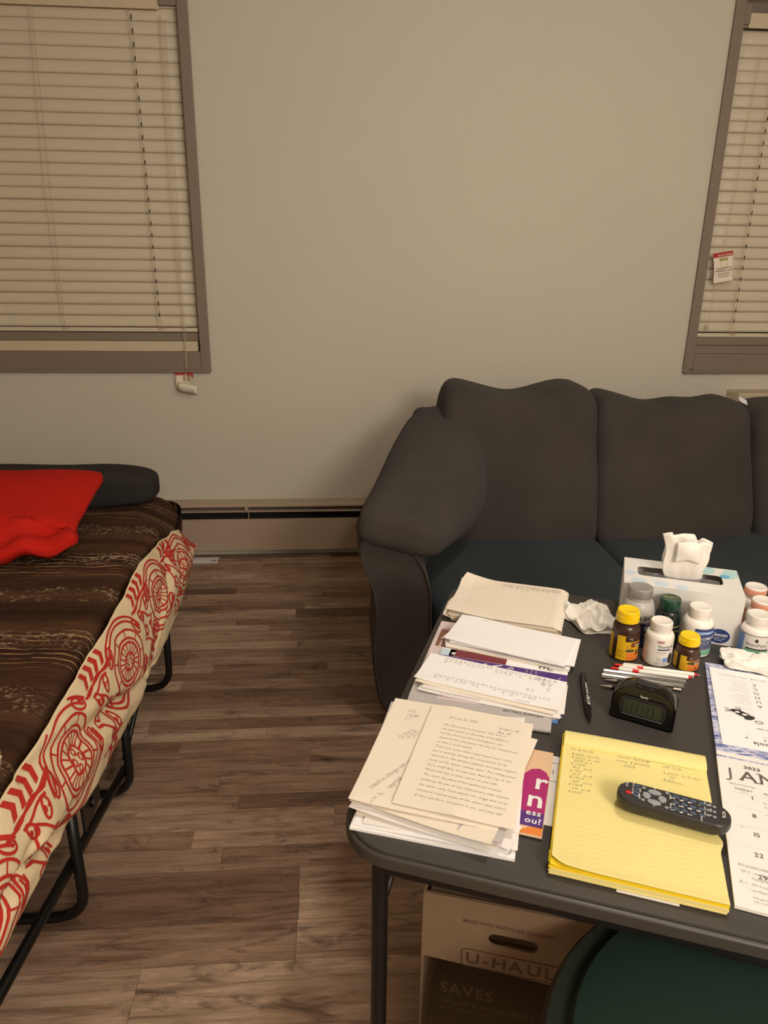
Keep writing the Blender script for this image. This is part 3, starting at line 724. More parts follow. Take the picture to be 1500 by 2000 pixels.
def leaf(cx, cy, rot, s=1.0):
    P = []
    for (x, y_) in ((-.05, 0), (-.03, .012), (-.01, .02), (.0, .036), (.012, .02), (.03, .012), (.052, .0), (.03, -.012), (.012, -.02), (0, -.036), (-.01, -.02), (-.03, -.012)):
        P.append((cx+(x*math.cos(rad(rot))-y_*math.sin(rad(rot)))*s, cy+(x*math.sin(rad(rot))+y_*math.cos(rad(rot)))*s))
    st(P, closed=True); st(el(cx-.012*s, cy, .011*s, .009*s, rot, 14), closed=True); fillell(cx+.018*s, cy+.004, .006*s, .006*s)
def waves(x0, x1, y0, amp, ph, k=3):
    for j in range(k): st([(x0+(x1-x0)*i/14, y0+j*.013+amp*math.sin(ph+i*.55+j*.3)) for i in range(15)])
def chevrons(x0, y0, n, dx, s=.016, fl=1):
    s *= 1.25
    for i in range(n):
        x = x0+i*dx; SG.append(([(x, y0), (x+s*.7, y0+s), (x, y0+2*s), (x+s*.85, y0+2*s), (x+s*1.6, y0+s), (x+s*.85, y0)], [(0, 5, 4, 1), (1, 4, 3, 2)]))
    st([(x0-.01, y0-.008), (x0+n*dx+.02, y0-.008)]); st([(x0-.01, y0+2*s+.008), (x0+n*dx+.02, y0+2*s+.008)])
rp_ = random.Random(3)
for i, (cx, cy, rot) in enumerate(((.46, .14, 10), (.88, .125, -6), (1.29, .12, -10), (1.69, .13, 8), (2.07, .135, 0), (2.42, .13, 4), (2.61, .05, 30))):
    medallion(cx, cy, 1.14 if i < 6 else .7, rot)
    if i == 6: continue
    for sc in (1.36, 1.52):
        st(el(cx, cy, .098*sc, .073*sc*1.08, rot, 22, 205, 335)); st(el(cx, cy, .098*sc, .073*sc*1.08, rot, 22, 25, 155))
    mx = cx+.205
    leaf(mx, .150, 75, 1.35); pod(mx-.030, .090, 60); pod(mx+.030, .085, 110); pod(mx, .215, 20); pod(mx+.045, .205, 80)
    chevrons(mx-.06, .004, 4, .036, .016)
    st([(mx-.08+.02*k, .052+.006*math.sin(k*1.1)) for k in range(9)]); st([(mx-.05+.02*k, .068+.006*math.sin(k*1.1+.4)) for k in range(6)])
    chevrons(mx-.03, .240, 2, .036, .015); st([(mx-.07+.02*k, .232+.005*math.sin(k*1.1)) for k in range(8)])
V, F = [], []
for g in SG:
    pts = []
    for (a, b) in g[0]:
        yc = max(SY0, min(a, SY1)); H = max(.02, lerp(ZT, min(yc, 2.5))-lerp(ZB, min(yc, 2.5)))*1.12
        pts.append((a, b/H))
    for f in g[1]:
        if all(SY0+.01 < pts[i][0] < SY1-.012 and .01 < pts[i][1] < .99 for i in f):
            o_ = len(V); V += [sheetP(*pts[i]) for i in f]; F.append(tuple(range(o_, o_+len(f))))
obj('red_pattern', (V, F), PRED, sh)

# ================================================================== card table and everything on it
TZ = .737
TM = Matrix.Translation((-.007, .793, 0)) @ Matrix.Rotation(rad(-20.3), 4, 'Z')
TW, TD = .90, .908
def TP(x, y, z=0, rz=0, rx=0, ry=0): return TM @ TR(x, y, TZ+z, rz, rx, ry)
t = thing('card_table', 'black vinyl topped square card table covered with papers and bottles', 'table', TM)
obj('tabletop', prism(rrect(TW-.012, TD-.012, .075, 10, TW/2, TD/2), TZ-.016, TZ), TTOP, t, bevel=.003)
obj('rim', merge(prism(rrect(TW, TD, .08, 12, TW/2, TD/2), TZ-.026, TZ-.005)), RIM, t, bevel=.004, seg=3)
ap_ = rrect(TW-.05, TD-.05, .06, 8, TW/2, TD/2); ai = rrect(TW-.074, TD-.074, .05, 8, TW/2, TD/2); n = len(ap_)
V = [(p[0], p[1], z) for z in (TZ-.060, TZ-.026) for P in (ap_, ai) for p in P]
F = []
for k in range(n):
    q = (k+1) % n
    F += [(k, q, 2*n+q, 2*n+k), (n+k, 3*n+k, 3*n+q, n+q), (k, n+k, n+q, q), (2*n+k, 2*n+q, 3*n+q, 3*n+k)]
obj('apron', (V, F), BLKM, t, bevel=.0015)
for lx, ly in ((.055, .06), (TW-.055, .06), (.055, TD-.06), (TW-.055, TD-.06)):
    obj('leg', tube([(lx, ly, .012), (lx, ly, TZ-.028)], .0125, 14), BLKM, t, smooth='auto')
    obj('foot_cap', mv(lathe([(.015, 0), (.016, .004), (.016, .03), (.0125, .034)], 14), lx, ly, 0), RIM, t)
for lx in (.055, TW-.055):
    obj('leg_brace', tube([(lx+(.02 if lx < .4 else -.02), .24, TZ-.045), (lx, .06, .56)], .005, 8), BLKM, t, smooth='auto')
obj('hinge_bar', box(.50, .87, .038, .050, TZ-.078, TZ-.064), BLKM, t, bevel=.002)

# ---- sheets
def sheet(name, label, cat, w_, h_, x, y, z, rz=0, m=PAPER, th=.0005, curl=None, prints=(), group=None, nx=14, ny=16, rx=0, ry=0, parent=None):
    """paper sheet with its lower left corner at the origin; curl(u,v) lifts it"""
    cf = curl or (lambda u, v: 0)
    o = obj(name, grid(nx, ny, lambda u, v: (w_*u, h_*v, th+cf(u, v)), thick=th), m, parent=parent, smooth=False)
    if parent is None:
        o.matrix_world = TP(x, y, z, rz, rx, ry); tag(o, label, cat, group)
    else: o.matrix_local = TR(x, y, z, rz, rx, ry)
    fn = lambda a, b: (a, b, th+cf(min(1, max(0, a/w_)), min(1, max(0, b/h_)))+.00035)
    for (g, mm, nm) in prints: obj(nm, lift(g, fn), mm, o)
    return o
def hand(lines, x, y, size, lead, rot=0, jit=.06, sx=.8, shear=.25, slant=0):
    gs = []
    for k, s in enumerate(lines):
        if s: gs.append(xf2(text2d(s, size, 't', jit, shear, sx=sx), k*slant, -k*lead))
    return xf2(join2(*gs), x, y, rot)
def corner(cu, cv, amt, r=.4): return lambda u, v: amt*max(0, 1-math.hypot(u-cu, v-cv)/r)**2
def add(*fs): return lambda u, v: sum(f(u, v) for f in fs)
def wave(a, k=1, ph=0): return lambda u, v: a*(1+math.sin(k*PI*u+ph))*.5
# pile at the near left corner, bottom upwards
bl0 = sheet('printed_booklet', 'white stapled booklet with a small boxed mark, lowest of the near left paper pile', 'booklet', .228, .283, .018, .030, 0, 2.2, PAPW, .004,
      prints=[(join2(frame2(.010, .034, .0008, .003, .217, .024), xf2(text2d('NEXT>', .008, 'n'), .2195, .010, 90)), INK, 'print')])
sheet('paper_sheet', 'white sheet with bent near edge just above the lowest booklet', 'paper', .216, .279, .020, .036, .0046, 0.6, PAPW, .0006, corner(.55, 0, .004, .5))
pz = [
 # x, y, z, rot, w, h, material, curl, label
 (.034, .040, .0068, 3.0, .214, .272, PAPER, corner(.9, .3, .006, .5), 'white sheet sticking out to the right of the near left pile', 'p'),
 (.020, .052, .0090, -2.5, .200, .270, CPAP, corner(1, 0, .004, .4), 'cream sheet low in the near left pile, its front edge in shadow', 'p'),
 (.008, .056, .0115, -6.5, .205, .262, PAPER, corner(0, 0, .003, .5), 'white sheet whose left corner sticks out of the near left pile', 'p'),
 (.012, .062, .0140, 3.5, .232, .264, PAPER, corner(1, 1, .005, .4), 'white form with a dark square at its top right corner in the near left pile', 'sq'),
 (.006, .066, .0165, -1.5, .216, .266, CPAP, corner(.6, 0, .004, .4), 'cream sheet in the middle of the near left pile', 'p'),
 (.020, .064, .0190, -9, .196, .255, CPAP, corner(1, 0, .006, .5), 'cream sheet turned askew in the near left pile, corner pointing forward', 'p'),
]
for (x, y, z, r, w_, h_, m_, cu, lb, kd) in pz:
    pr = []
    if kd == 'sq': pr = [(join2(rect2(.200, .222, .228, .248, 2)), INKD, 'print'), (join2(rect2(.19, .205, .17, .1712), rect2(.21, .223, .12, .1212)), INKD, 'print')]
    sheet('paper_sheet', lb, 'paper', w_, h_, x, y, z, r, m_, .0006, cu, pr)
sheet('paper_slip', 'small pale grey slip at the front right of the near left pile', 'paper', .062, .05, .165, .050, .0205, -6, GPAP, .0006)
sheet('torn_slip', 'torn white receipt poking out at the front right of the near left pile', 'paper', .034, .05, .205, .050, .0125, -12, PAPER, .0005)
notes = join2(hand(['5.75', '212.89', '7.1'], .030, .232, .010, .012, 0), hand(['41.62', '123.05', '97.70', '12.9'], .047, .185, .009, .009, -38),
    hand(['thinking well'], .098, .118, .012, .01, 62), hand(['Used to change the outlet', '      upgrade with'], .026, .030, .0115, .017, 62), hand(['of', 'y', '1.'], .036, .022, .010, .010, -20))
sheet('notes_sheet', 'cream sheet with slanting pencil jottings, just under the handwritten letter', 'paper', .212, .266, .006, .060, .0225, .6, CPAP, .0006,
      add(corner(0, 0, .003, .4), corner(.5, 1, .003, .3)), [(notes, INK, 'handwriting')])
LT = ['The Electrician Contractor that was in', 'my apartment on Saturday 01/23/2023 to', 'do the electrical Panel Installation, also', 'replaced the wall outlet for the air Conditioner,', 'so that it now works.',
      'There are some other small issues that I must', 'put in writing, during the renovations of my', 'apartment, the kitchen cabinets has some chipped', 'paint on the lower cabinet door. The refrigerator', 'has a small dent on one side. And the rug of the', 'Metal sink has scratch marks on one side.',
      'The stove headboard was pulled out a piece,', 'pulled up by one of the contractors, who moved', 'the stove away from where the range was to be', 'mounted. I asked some of the other contractors', 'if they can fix it, straighten it out, and they did.']
letter = join2(hand(['January 23, 2023'], .035, .222, .0085, .01), hand(['Gregory W.', 'Apt. 5P'], .118, .216, .0085, .011), hand(LT, .030, .200, .0072, .0118, -1.2, .05, .86, .25))
sheet('handwritten_letter', 'cream handwritten letter dated January 23, 2023, topmost sheet of the near left pile', 'letter', .172, .246, .068, .070, .0255, -.8, CPAP, .0006,
      add(corner(.5, 0, .002, .3), corner(1, 1, .002, .4)), [(letter, INKD, 'handwriting')])
# ---- brochure and envelope right of the pile
def ontop(w_, h_): return None
env = sheet('envelope', 'white window envelope with a small printed box, half under the purple brochure', 'envelope', .125, .158, .172, .120, .0003, -1.5, PAPW, .0012,
      prints=[(join2(frame2(.030, .045, .0008, .0005, .103, .118), rect2(.102, .1032, .110, .126), rect2(.107, .1082, .112, .124)), INK, 'print')])
sheet('brochure', 'tan and magenta brochure with large white letters beside the near left pile', 'brochure', .105, .192, .172, .088, .0030, -1.0, TAN, .0016, prints=[
      (poly2([(.104, .047), (.104, .128), (.098, .140), (.088, .146), (.076, .142), (.066, .128), (.061, .105), (.060, .08), (.060, .047)]), MAG, 'print'),
      (join2(rect2(.060, .104, .018, .047)), PURP, 'print'), (poly2([(.070, .003), (.104, .003), (.104, .020), (.085, .016)]), LORG, 'print')])
br_ = bpy.data.objects['brochure']
obj('lettering', lift(join2(xf2(text2d('r', .05, 'b'), .083, .098), xf2(text2d('n', .05, 'b'), .076, .058), xf2(text2d('ess', .016, 'b'), .078, .040), xf2(text2d('ou?', .016, 'b'), .078, .024)), flat(.0026)), WINK, br_)

# ---- middle pile: magazines and folded lists
m1 = sheet('magazine', 'pale pink magazine with brown panel and large white letters, lowest of the middle pile', 'magazine', .262, .300, .016, .372, 0, .4, PNKP, .003, prints=[
      (rect2(.008, .12, .19, .262), BRNP, 'print')])
obj('lettering', lift(join2(xf2(text2d('AM', .040, 'b', sx=.8), .014, .222), xf2(text2d('HH', .040, 'n', sx=.8), .014, .186)), flat(.0036)), PNKP, m1)
obj('print', lift(join2(hand(['TO1 V', 'TOP'], .012, .268, .012, .014, 0, .0, .8, 0), rect2(.01, .05, .264, .2655)), flat(.0036)), MAR, m1)
m2 = sheet('magazine', 'magazine with flag stars, maroon block and purple band under the folded lists', 'magazine', .250, .170, .038, .385, .0035, -1.0, PAPW, .0025, prints=[
      (rect2(.0, .25, .106, .140), PURP, 'print'), (rect2(.018, .132, .141, .168), MAR, 'print'), (rect2(.225, .25, .03, .07), REDT, 'print'), (rect2(.225, .25, .0, .028), NAVY, 'print'), (rect2(0, .03, .1405, .166), BLUE1, 'print')])
obj('lettering', lift(join2(xf2(text2d('Y', .026, 'b'), .078, .134, -90), xf2(text2d('W', .026, 'b'), .108, .137, -90), xf2(text2d('qo', .020, 'n'), .140, .137, -90), hand(['shoul', 'about', 'your'], .190, .137, .008, .009, -90, 0, .9, 0)), flat(.0031)), WINK, m2)
obj('lettering', lift(join2(xf2(text2d('w', .018, 'b'), .022, .158, -90), *[poly2(el(.225+k*.006+.004*(k % 2), .112+.006*(k % 3), .0016, .0016, 0, 8)) for k in range(4)], *[poly2(el(.232+.006*(k % 3), .006+.008*(k//3), .0018, .0018, 0, 8)) for k in range(8)]), flat(.0031)), WINK, m2)
obj('lettering', lift(join2(xf2(text2d('E', .026, 'b'), .196, .160, -90), xf2(text2d('J A', .013, 'n'), .214, .160, -90)), flat(.0031)), INK, m2)
m3 = sheet('newspaper', 'grey newsprint paper with the words IN AGING, nearest of the middle pile', 'newspaper', .252, .105, .020, .322, .0035, 2.2, GPAP, .004, corner(0, 0, .002, .5), prints=[
      (join2(xf2(text2d('BUSINESSES', .011, 'b'), .168, .068, -3), xf2(text2d('IN AGING', .012, 'b'), .168, .058, -3), xf2(text2d('PROMISING START-UPS', .0075, 'b'), .168, .046, -3), xf2(text2d('GETTING SUPPORT', .0075, 'b'), .168, .037, -3)), INKD, 'print'),
      (join2(rect2(.05, .125, .045, .078)), PNKP, 'print')])
obj('print', lift(join2(*[xf2(text2d('the project details and full support', .005, 't'), .053, .070-k*.006, -1) for k in range(4)]), flat(.0084)), INK, m3)
sheet('blue_tab', 'small blue paper tab sticking out at the right of the grey newsprint', 'tab', .02, .012, .262, .366, .0010, 0, TABB, .0008)
sheet('paper_sheet', 'white folded sheet under the newsprint at the near end of the middle pile', 'paper', .24, .09, .032, .330, .0005, 1.6, PAPER, .0025)
def LIST(w_, n, seed, yt, y2=None):
    rr = random.Random(seed); gs = []
    for k in range(n):
        x = w_-.020-k*(w_-.045)/n
        s = ' '.join(rr.choice(['82', '173', '39', '47', '150', 'Jan', '12', '56', '91', '80', '67', '175', '23']) for _ in range(rr.choice([1, 2, 2])))
        gs.append(xf2(text2d(s, .0078, 't', .08, .2, sx=.75), x, yt+rr.uniform(-.001, .001), -90))
    return join2(*gs)
lst_z = [('white folded sheet at the bottom of the handwritten lists in the middle pile', -2.5, .030, .380, .0085, PAPER, 0), ('white folded sheet with a scalloped hole edge just under the topmost list', -1, .036, .386, .0105, PAPER, 1),
         ('cream folded sheet between the lists of the middle pile', -6.2, .020, .400, .0125, CPAP, 0)]
for lb, r, x, y, z, m_, _ in lst_z: sheet('folded_sheet', lb, 'paper', .255, .096, x, y, z, r, m_, .0014, corner(0, 0, .004, .4))
sheet('handwritten_list', 'folded white sheet with two rows of sideways handwritten figures, top of the middle pile', 'paper', .266, .098, .016, .410, .0150, -6.2, PAPW, .0018, add(corner(0, 0, .003, .3), corner(1, 0, .002, .3)), prints=[
      (join2(LIST(.262, 24, 3, .093), LIST(.262, 27, 8, .030), hand(['Monthly', 'Bills'], .222, .094, .009, .011, -90), hand(['Pay 1 Jan', 'total'], .236, .080, .009, .010, -90), hand(['Feb', '1350'], .210, .05, .007, .009, -90), rect2(.19, .215, .004, .0048)), INK, 'handwriting')])
# ---- far pile of blank folded sheets
for k, (lb, x, y, z, r, m_, w_, h_) in enumerate([
    ('cream folded sheets at the bottom of the blank paper pile', .046, .556, .0065, -5, CPAP, .248, .110), ('white folded sheet with a small tear in the blank paper pile', .044, .560, .0090, -6, PAPER, .250, .112),
    ('grey edged folded sheet in the blank paper pile', .042, .566, .0115, -7.5, GPAP, .244, .108), ('white folded sheet sticking out right of the blank paper pile', .052, .562, .0140, -4.5, PAPW, .250, .112)]):
    sheet('folded_sheet', lb, 'paper', w_, h_, x, y, z, r, m_, .0020, add(corner(1, .5, .001, .3), corner(0, .2, .003, .5)))
sheet('folded_sheet', 'blank white folded sheet on top of the far blank paper pile', 'paper', .246, .118, .040, .566, .0172, -8.3, PAPW, .0026, add(corner(.15, 1, .003, .4), corner(0, 0, .004, .4)), prints=[
      (join2(rect2(.05, .065, .108, .1086), rect2(.205, .235, .006, .0066), rect2(.012, .0125, .004, .0045)), INK, 'print')])
# ---- notebook
t = thing('notebook', 'cream lined writing pad with sideways figures at the far left of the table', 'notebook', TP(.016, .684, 0, -1.8))
for k in range(5):
    obj('page_block', grid(10, 6, lambda u, v, k=k: (.235*u+.018-.002*k+.002*math.sin(k*3), .196*v-.002*(k % 2), .003+.0036*k+.004*max(0, .2-u)), thick=.003), CPAP2 if k % 2 else CPAP, t)
obj('back_page', grid(8, 8, lambda u, v: (.235*u-.002, .198*v, .0035+.010*max(0, 1-u*5)**2+.008*max(0, 1-u*6)*math.sin(v*7)), thick=.0006), CPAP, t)
topf = lambda u, v: (.256*u-.006+.010*(1-u)+.012*max(0, v-.9)*(1-u)*5, .200*v-.002*math.sin(u*5), .0215+.012*max(0, 1-math.hypot(u, v-1)*3.2)**1.5+.007*max(0, 1-math.hypot(u, v)*2.5)-.006*max(0, (u-.93)/.07)**2)
tp_ = obj('top_page', grid(28, 16, topf, thick=.0006), CPAP, t)
def ontp(a, b): p = topf(a/.256, b/.2); return (p[0], p[1], p[2]+.0004)
obj('ruled_lines', lift(join2(*[rect2(.035+k*.0075, .0354+k*.0075, .006, .190, 6) for k in range(27)]), lambda a, b: ontp(a, b)), CPAP2, tp_)
rr = random.Random(2); gs = []
for k in range(11):
    s = rr.choice(['Jan 14', '$ 139.25', '12.50 7', 'Jan 27 13', '$ 62.10', 'Feb 2 1.8'])
    gs.append(xf2(text2d(s, .0085, 't', .09, .2, sx=.8), .236-k*.0128, .190, -90))
    gs.append(xf2(text2d(rr.choice(['1350', '(27)', '85.7', '19']), .0075, 't', .09, .2, sx=.8), .230-k*.0128, .187, -90))
obj('handwriting', lift(join2(*gs), ontp), INK, tp_)
obj('fold', grid(6, 8, lambda u, v: (.236+.018*math.sin(u*PI), .004+.198*v, .002+.0195*u), thick=.0004), CPAP, t)

# ---- crumpled tissues
def crumple(name, label, M, hx, hy, hz, seed, n=36):
    """wad of tissue: flattened ball with broad folds and sharp creases, torn outline"""
    def f(x, y, z):
        ang = math.atan2(y/hy, x/hx); rr_ = math.hypot(x/hx, y/hy)
        k = 1+.20*nz(math.cos(ang)*1.4+seed, math.sin(ang)*1.4, 0)+.12*math.sin(ang*2+seed)
        X, Y = x*k, y*k
        q = (X/hx*1.2+seed, Y/hy*1.2)
        big = 1-abs(nz(q[0], q[1], seed))*2.4; med = 1-abs(nz(q[0]*2.1, q[1]*2.1, seed+5))*2.2; sm = 1-abs(nz(q[0]*4.5, q[1]*4.5, seed+9))*2
        top = hz*(.30+.42*big+.20*med+.09*sm)*(1-.45*min(1, rr_)**3)
        if z > 0: zz = max(.0012, top*min(1, z/hz*1.6))
        else: zz = .0006
        return (X+.004*nz(z*80, q[0]*3, 1), Y+.004*nz(z*80, q[1]*3, 2), zz)
    o = obj(name, pillow(hx, hy, hz, 5, n, f), TISS, M=M); tag(o, label, 'tissue'); return o
crumple('crumpled_tissue', 'crumpled white tissue between the cream writing pad and the yellow capped bottle', TP(.328, .782, .0006, 28), .054, .066, .040, 3.3)
crumple('crumpled_tissue', 'crumpled white tissue at the top of the calendar before the bottles', TP(.658, .658, .009, -10), .070, .034, .030, 7.7)

# ---- tissue box
t = thing('tissue_box', 'white tissue box with pale blue dots and a tissue pulled up through its slot', 'tissue box', TP(.386, .752, .0004, -1.5))
bw, bd, bh = .236, .146, .112
obj('sides', merge(box(0, bw, 0, .0012, 0, bh), box(0, bw, bd-.0012, bd, 0, bh), box(0, .0012, .0012, bd-.0012, 0, bh), box(bw-.0012, bw, .0012, bd-.0012, 0, bh), box(.0012, bw-.0012, .0012, bd-.0012, 0, .001)), BOXW, t, bevel=.0004, seg=1)
out = rrect(bw, bd, .0015, 6, bw/2, bd/2); inn = rrect(.172, .052, .012, 6, bw/2-.004, bd/2+.004); n = len(out)
V = [(a, b, z) for z in (bh-.0005, bh+.0007) for P in (out, inn) for a, b in P]
F = []
for k in range(n):
    q = (k+1) % n
    F += [(k, q, n+q, n+k), (2*n+k, 3*n+k, 3*n+q, 2*n+q), (k, 2*n+k, 2*n+q, q), (n+k, n+q, 3*n+q, 3*n+k)]
obj('lid', (V, F), BOXW, t)
obj('inner_liner', box(.003, bw-.003, .003, bd-.003, .06, .064), BOXIN, t)
obj('film', merge(grid(10, 4, lambda u, v: (.03+.165*u, .048+.028*v, bh-.003-.012*(1-v)+.003*math.sin(u*9))), grid(10, 4, lambda u, v: (.03+.165*u, .104-.028*v, bh-.003-.012*(1-v)+.003*math.sin(u*7)))), FILM, t)
def dots(L_, mm, nm='dot_print'):
    gs = []
    for cx, cy, r in L_:
        P = [(min(bw-.001, max(.001, cx+r*math.cos(2*PI*k/22))), min(bd-.001, max(.001, cy+r*math.sin(2*PI*k/22)))) for k in range(22)]
        gs.append(poly2(P))
    for q_, g_ in enumerate(gs): obj(nm, lift(g_, flat(bh+.0009+.00006*q_+{'pale_blue_print': 0, 'aqua_print': .0003, 'sky_blue_print': .0006}[mm.name])), mm, t)
dots([(.03, .016, .017), (.075, .018, .015), (.115, .012, .013), (.012, .06, .012)], BLUE1); dots([(.168, .128, .022), (.216, .105, .012), (.222, .12, .018), (.145, .14, .014)], BLUE2); dots([(.207, .100, .010)], BLUE3)
ov = obj('logo_oval', lift(poly2(el(0, 0, .021, .0165, 0, 30)), lambda a, b: (.199+a, -.0003, .020+b)), NAVY, t)
obj('lettering', lift(join2(xf2(text2d('Kleenex', .0115, 'b', 0, .2, 'c', sx=.78), 0, .001), xf2(text2d('TRUSTED CARE', .0032, 'b', 0, 0, 'c'), 0, -.005), xf2(text2d('120 tissues', .0032, 'b', 0, 0, 'c'), 0, -.009)), lambda a, b: (.199+a, -.0006, .019+b)), WINK, ov)
def tis(du, dv, ph, side):
    def f(u, v):
        s = u*2-1; wd = .030+.022*v+.003*math.sin(v*5)
        x = s*wd+.003*math.sin(v*9+ph); yy = side*(.003+.006*v*(1-s*s))+.004*math.sin(s*4+ph)*v+.0012*math.sin(s*11+v*4+ph)*v
        top = .088+.010*math.cos(s*1.6+ph*.2)+(.006 if s < -.6 else 0)-.012*max(0, math.exp(-((s-.42)/.10)**2))*(v > .6)
        return (x, yy, -.02+(top+.02)*v)
    return f
o = obj('tissue', merge(grid(30, 16, tis(0, 0, .3, 1)), grid(30, 16, tis(0, 0, 1.9, -1))), TISS, t, M=TR(bw/2+.002, bd/2+.006, bh-.004), smooth=True); o.modifiers.new('s', 'SOLIDIFY').thickness = .0006
o = obj('tissue', grid(16, 10, lambda u, v: ((u-.5)*.05, -.014-.010*math.sin(u*PI)*math.sin(v*PI), .045+.045*v-.012*abs(u-.5))), TISS, t, M=TR(bw/2+.004, bd/2+.006, bh-.004, 8), smooth=True); o.modifiers.new('s', 'SOLIDIFY').thickness = .0006

# ---- pill bottles
def cyl(r, z0=0, a0=0, off=.0004):
    """flat label coordinates (arc length, height) wrapped on a cylinder; 0 faces -y"""
    return lambda a, b: ((r+off)*math.sin(a/r+a0), -(r+off)*math.cos(a/r+a0), z0+b)
def patch(r, aw0, aw1, z0, z1, off=.0003): return lift(join2(rect2(aw0, aw1, z0, z1, 24)), cyl(r, 0, 0, off))
def bottle(name, label, x, y, r, h, cr, ch, face, body, cap, neck=.006, sh=.014, ribs=True, flip=False):
    t = thing(name, label, 'bottle', TP(x, y, .0003, face))
    hb = h-ch-neck
    prof = [(r*.86, 0), (r*.97, .0015), (r, .005), (r, hb-sh)]
    for k in range(1, 7):
        a = k/6*PI/2; prof.append((cr*.90+(r-cr*.90)*math.cos(a), hb-sh+sh*math.sin(a)))
    prof += [(cr*.90, hb+neck*.5), (cr*.86, hb+neck+.002)]
    obj('body', lathe(prof, 40), body, t, smooth='auto')
    cp = [(cr*.97, 0), (cr, .0012), (cr, ch-.002), (cr-.0016, ch), (cr-.003, ch-.0006)]
    c = obj('cap', mv(lathe(cp, 40), 0, 0, hb+neck), cap, t, smooth='auto')
    if ribs and not flip:
        gs = [tf(box(-.0003, .0003, -cr-.00015, -cr+.0005, hb+neck+.002, hb+neck+ch-.003), Matrix.Rotation(2*PI*k/44, 4, 'Z')) for k in range(44)]
        q = obj('cap_ribs', merge(*gs), cap, c); q['kind'] = 'stuff'
    if flip:
        obj('cap_skirt', mv(lathe([(cr+.0012, 0), (cr+.0016, .002), (cr+.0012, ch*.55), (cr, ch*.58)], 40), 0, 0, hb+neck), cap, c, smooth='auto')
        obj('cap_tab', lift(join2(rect2(-.008, .008, ch*.5, ch*.62, 6)), lambda a, b: (cyl(cr+.0016, hb+neck, 0, .0006)(a, b))), cap, c)
    return t, hb
def lab(t, r, a0, a1, z0, z1, m_, nm='label_wrap', off=.0003): return obj(nm, patch(r, a0, a1, z0, z1, off), m_, t)
def txt(t, r, s, size, a, z, m_, st_='n', al='c', sx=.85, off=.0007): return obj('lettering', lift(xf2(text2d(s, size, st_, 0, 0, al, sx=sx), a, z), cyl(r, 0, 0, off)), m_, t)
def tlines(t, r, L_, size, a, z, lead, m_, al='l', st_='n', sx=.85): return obj('small_print', lift(join2(*[xf2(text2d(s, size, st_, 0, 0, al, sx=sx), a, z-k*lead) for k, s in enumerate(L_)]), cyl(r, 0, 0, .0007)), m_, t)
# brown bottle, yellow cap (tall)
def nature(name, label, x, y, r, h, cr, face, s):
    t, hb = bottle(name, label, x, y, r, h, cr, .020*s+.003, face, AMB, YCAP, .004, .016*s, flip=True)
    L0_, L1_ = .004*s, hb-.020*s
    l = lab(t, r, -.020*s, .046*s, L0_, L1_, LYEL)
    lab(t, r, -.056*s, -.030*s, L0_, L1_, LYEL)
    obj('label_band', patch(r, .0, .046*s, L0_, L0_+.018*s, .0006), LORG, l)
    obj('label_notch', patch(r, -.004*s, .046*s, L1_-.012*s, L1_, .0006), AMB, l)
    obj('label_band', patch(r, .008*s, .046*s, L1_-.024*s, L1_-.014*s, .0006), LBRN, l)
    txt(l, r, '+1', .0075*s, .006*s, L1_-.008*s, WINK, 'b', off=.001)
    txt(l, r, 'Nature', .0070*s, .016*s, L1_-.022*s, WINK, 'b', 'l', off=.001)
    txt(l, r, 'B12' if s > .9 else 'B1', .017*s, .018*s, L1_-.042*s, INKD if s > .9 else LBRN, 'b', 'l')
    obj('seal', lift(frame2(.011*s, .009*s, .0010, .0045*s, .006*s, L0_+.030*s), cyl(r, 0, 0, .0007)), LBRN, l)
    obj('label_badge', patch(r, -.001*s, .015*s, L0_+.019*s, L0_+.024*s, .0007), GCAP, l)
    tlines(l, r, ['Supports health', 'and energy', 'Dietary', 'Supplement'], .0034*s, -.018*s, L0_+.020*s, .0042*s, LBRN)
    tlines(l, r, ['TABLETS 100'], .0032*s, .004*s, L0_+.004*s, .004, LBRN)
    return t
nature('pill_bottle', 'taller brown pill bottle with yellow flip cap and yellow label, leftmost of the bottles', .394, .642, .0272, .104, .0212, 8, 1.0)
nature('pill_bottle', 'small brown pill bottle with yellow flip cap in front of the tissue box', .512, .636, .0232, .070, .0186, 0, .74)
# white vitamin bottle
t, hb = bottle('pill_bottle', 'white vitamin bottle with small blue square, between the two yellow capped bottles', .458, .642, .0272, .090, .0206, .0175, 6, WPL, WPL, .004, .012)
txt(t, .0272, 'GNC', .0078, -.001, .052, REDT, 'b'); txt(t, .0272, 'Vitamin B', .0088, .009, .042, INKD, 'n', sx=.8)
lab(t, .0272, -.006, .019, .0365, .0395, LBLU, 'label_bar'); tlines(t, .0272, ['Supports healthy', 'heart function', '', 'Dietary', 'Supplement', 'Vegetarian'], .0030, -.007, .032, .0038, INK)
lab(t, .0272, .006, .015, .011, .021, LBPL, 'label_square'); obj('label_blob', lift(poly2(el(.022, .018, .006, .012, 0, 20)), cyl(.0272, 0, 0, .0005)), INKD, t)
tlines(t, .0272, ['120 VEGETARIAN CAPSULES', 'DIETARY SUPPLEMENT'], .0028, -.010, .008, .0036, INK)
tlines(t, .0272, ['Directions', 'take one', 'tablet', 'daily', '', 'Warning', 'keep out', 'of reach'], .0030, -.032, .050, .0048, INK)
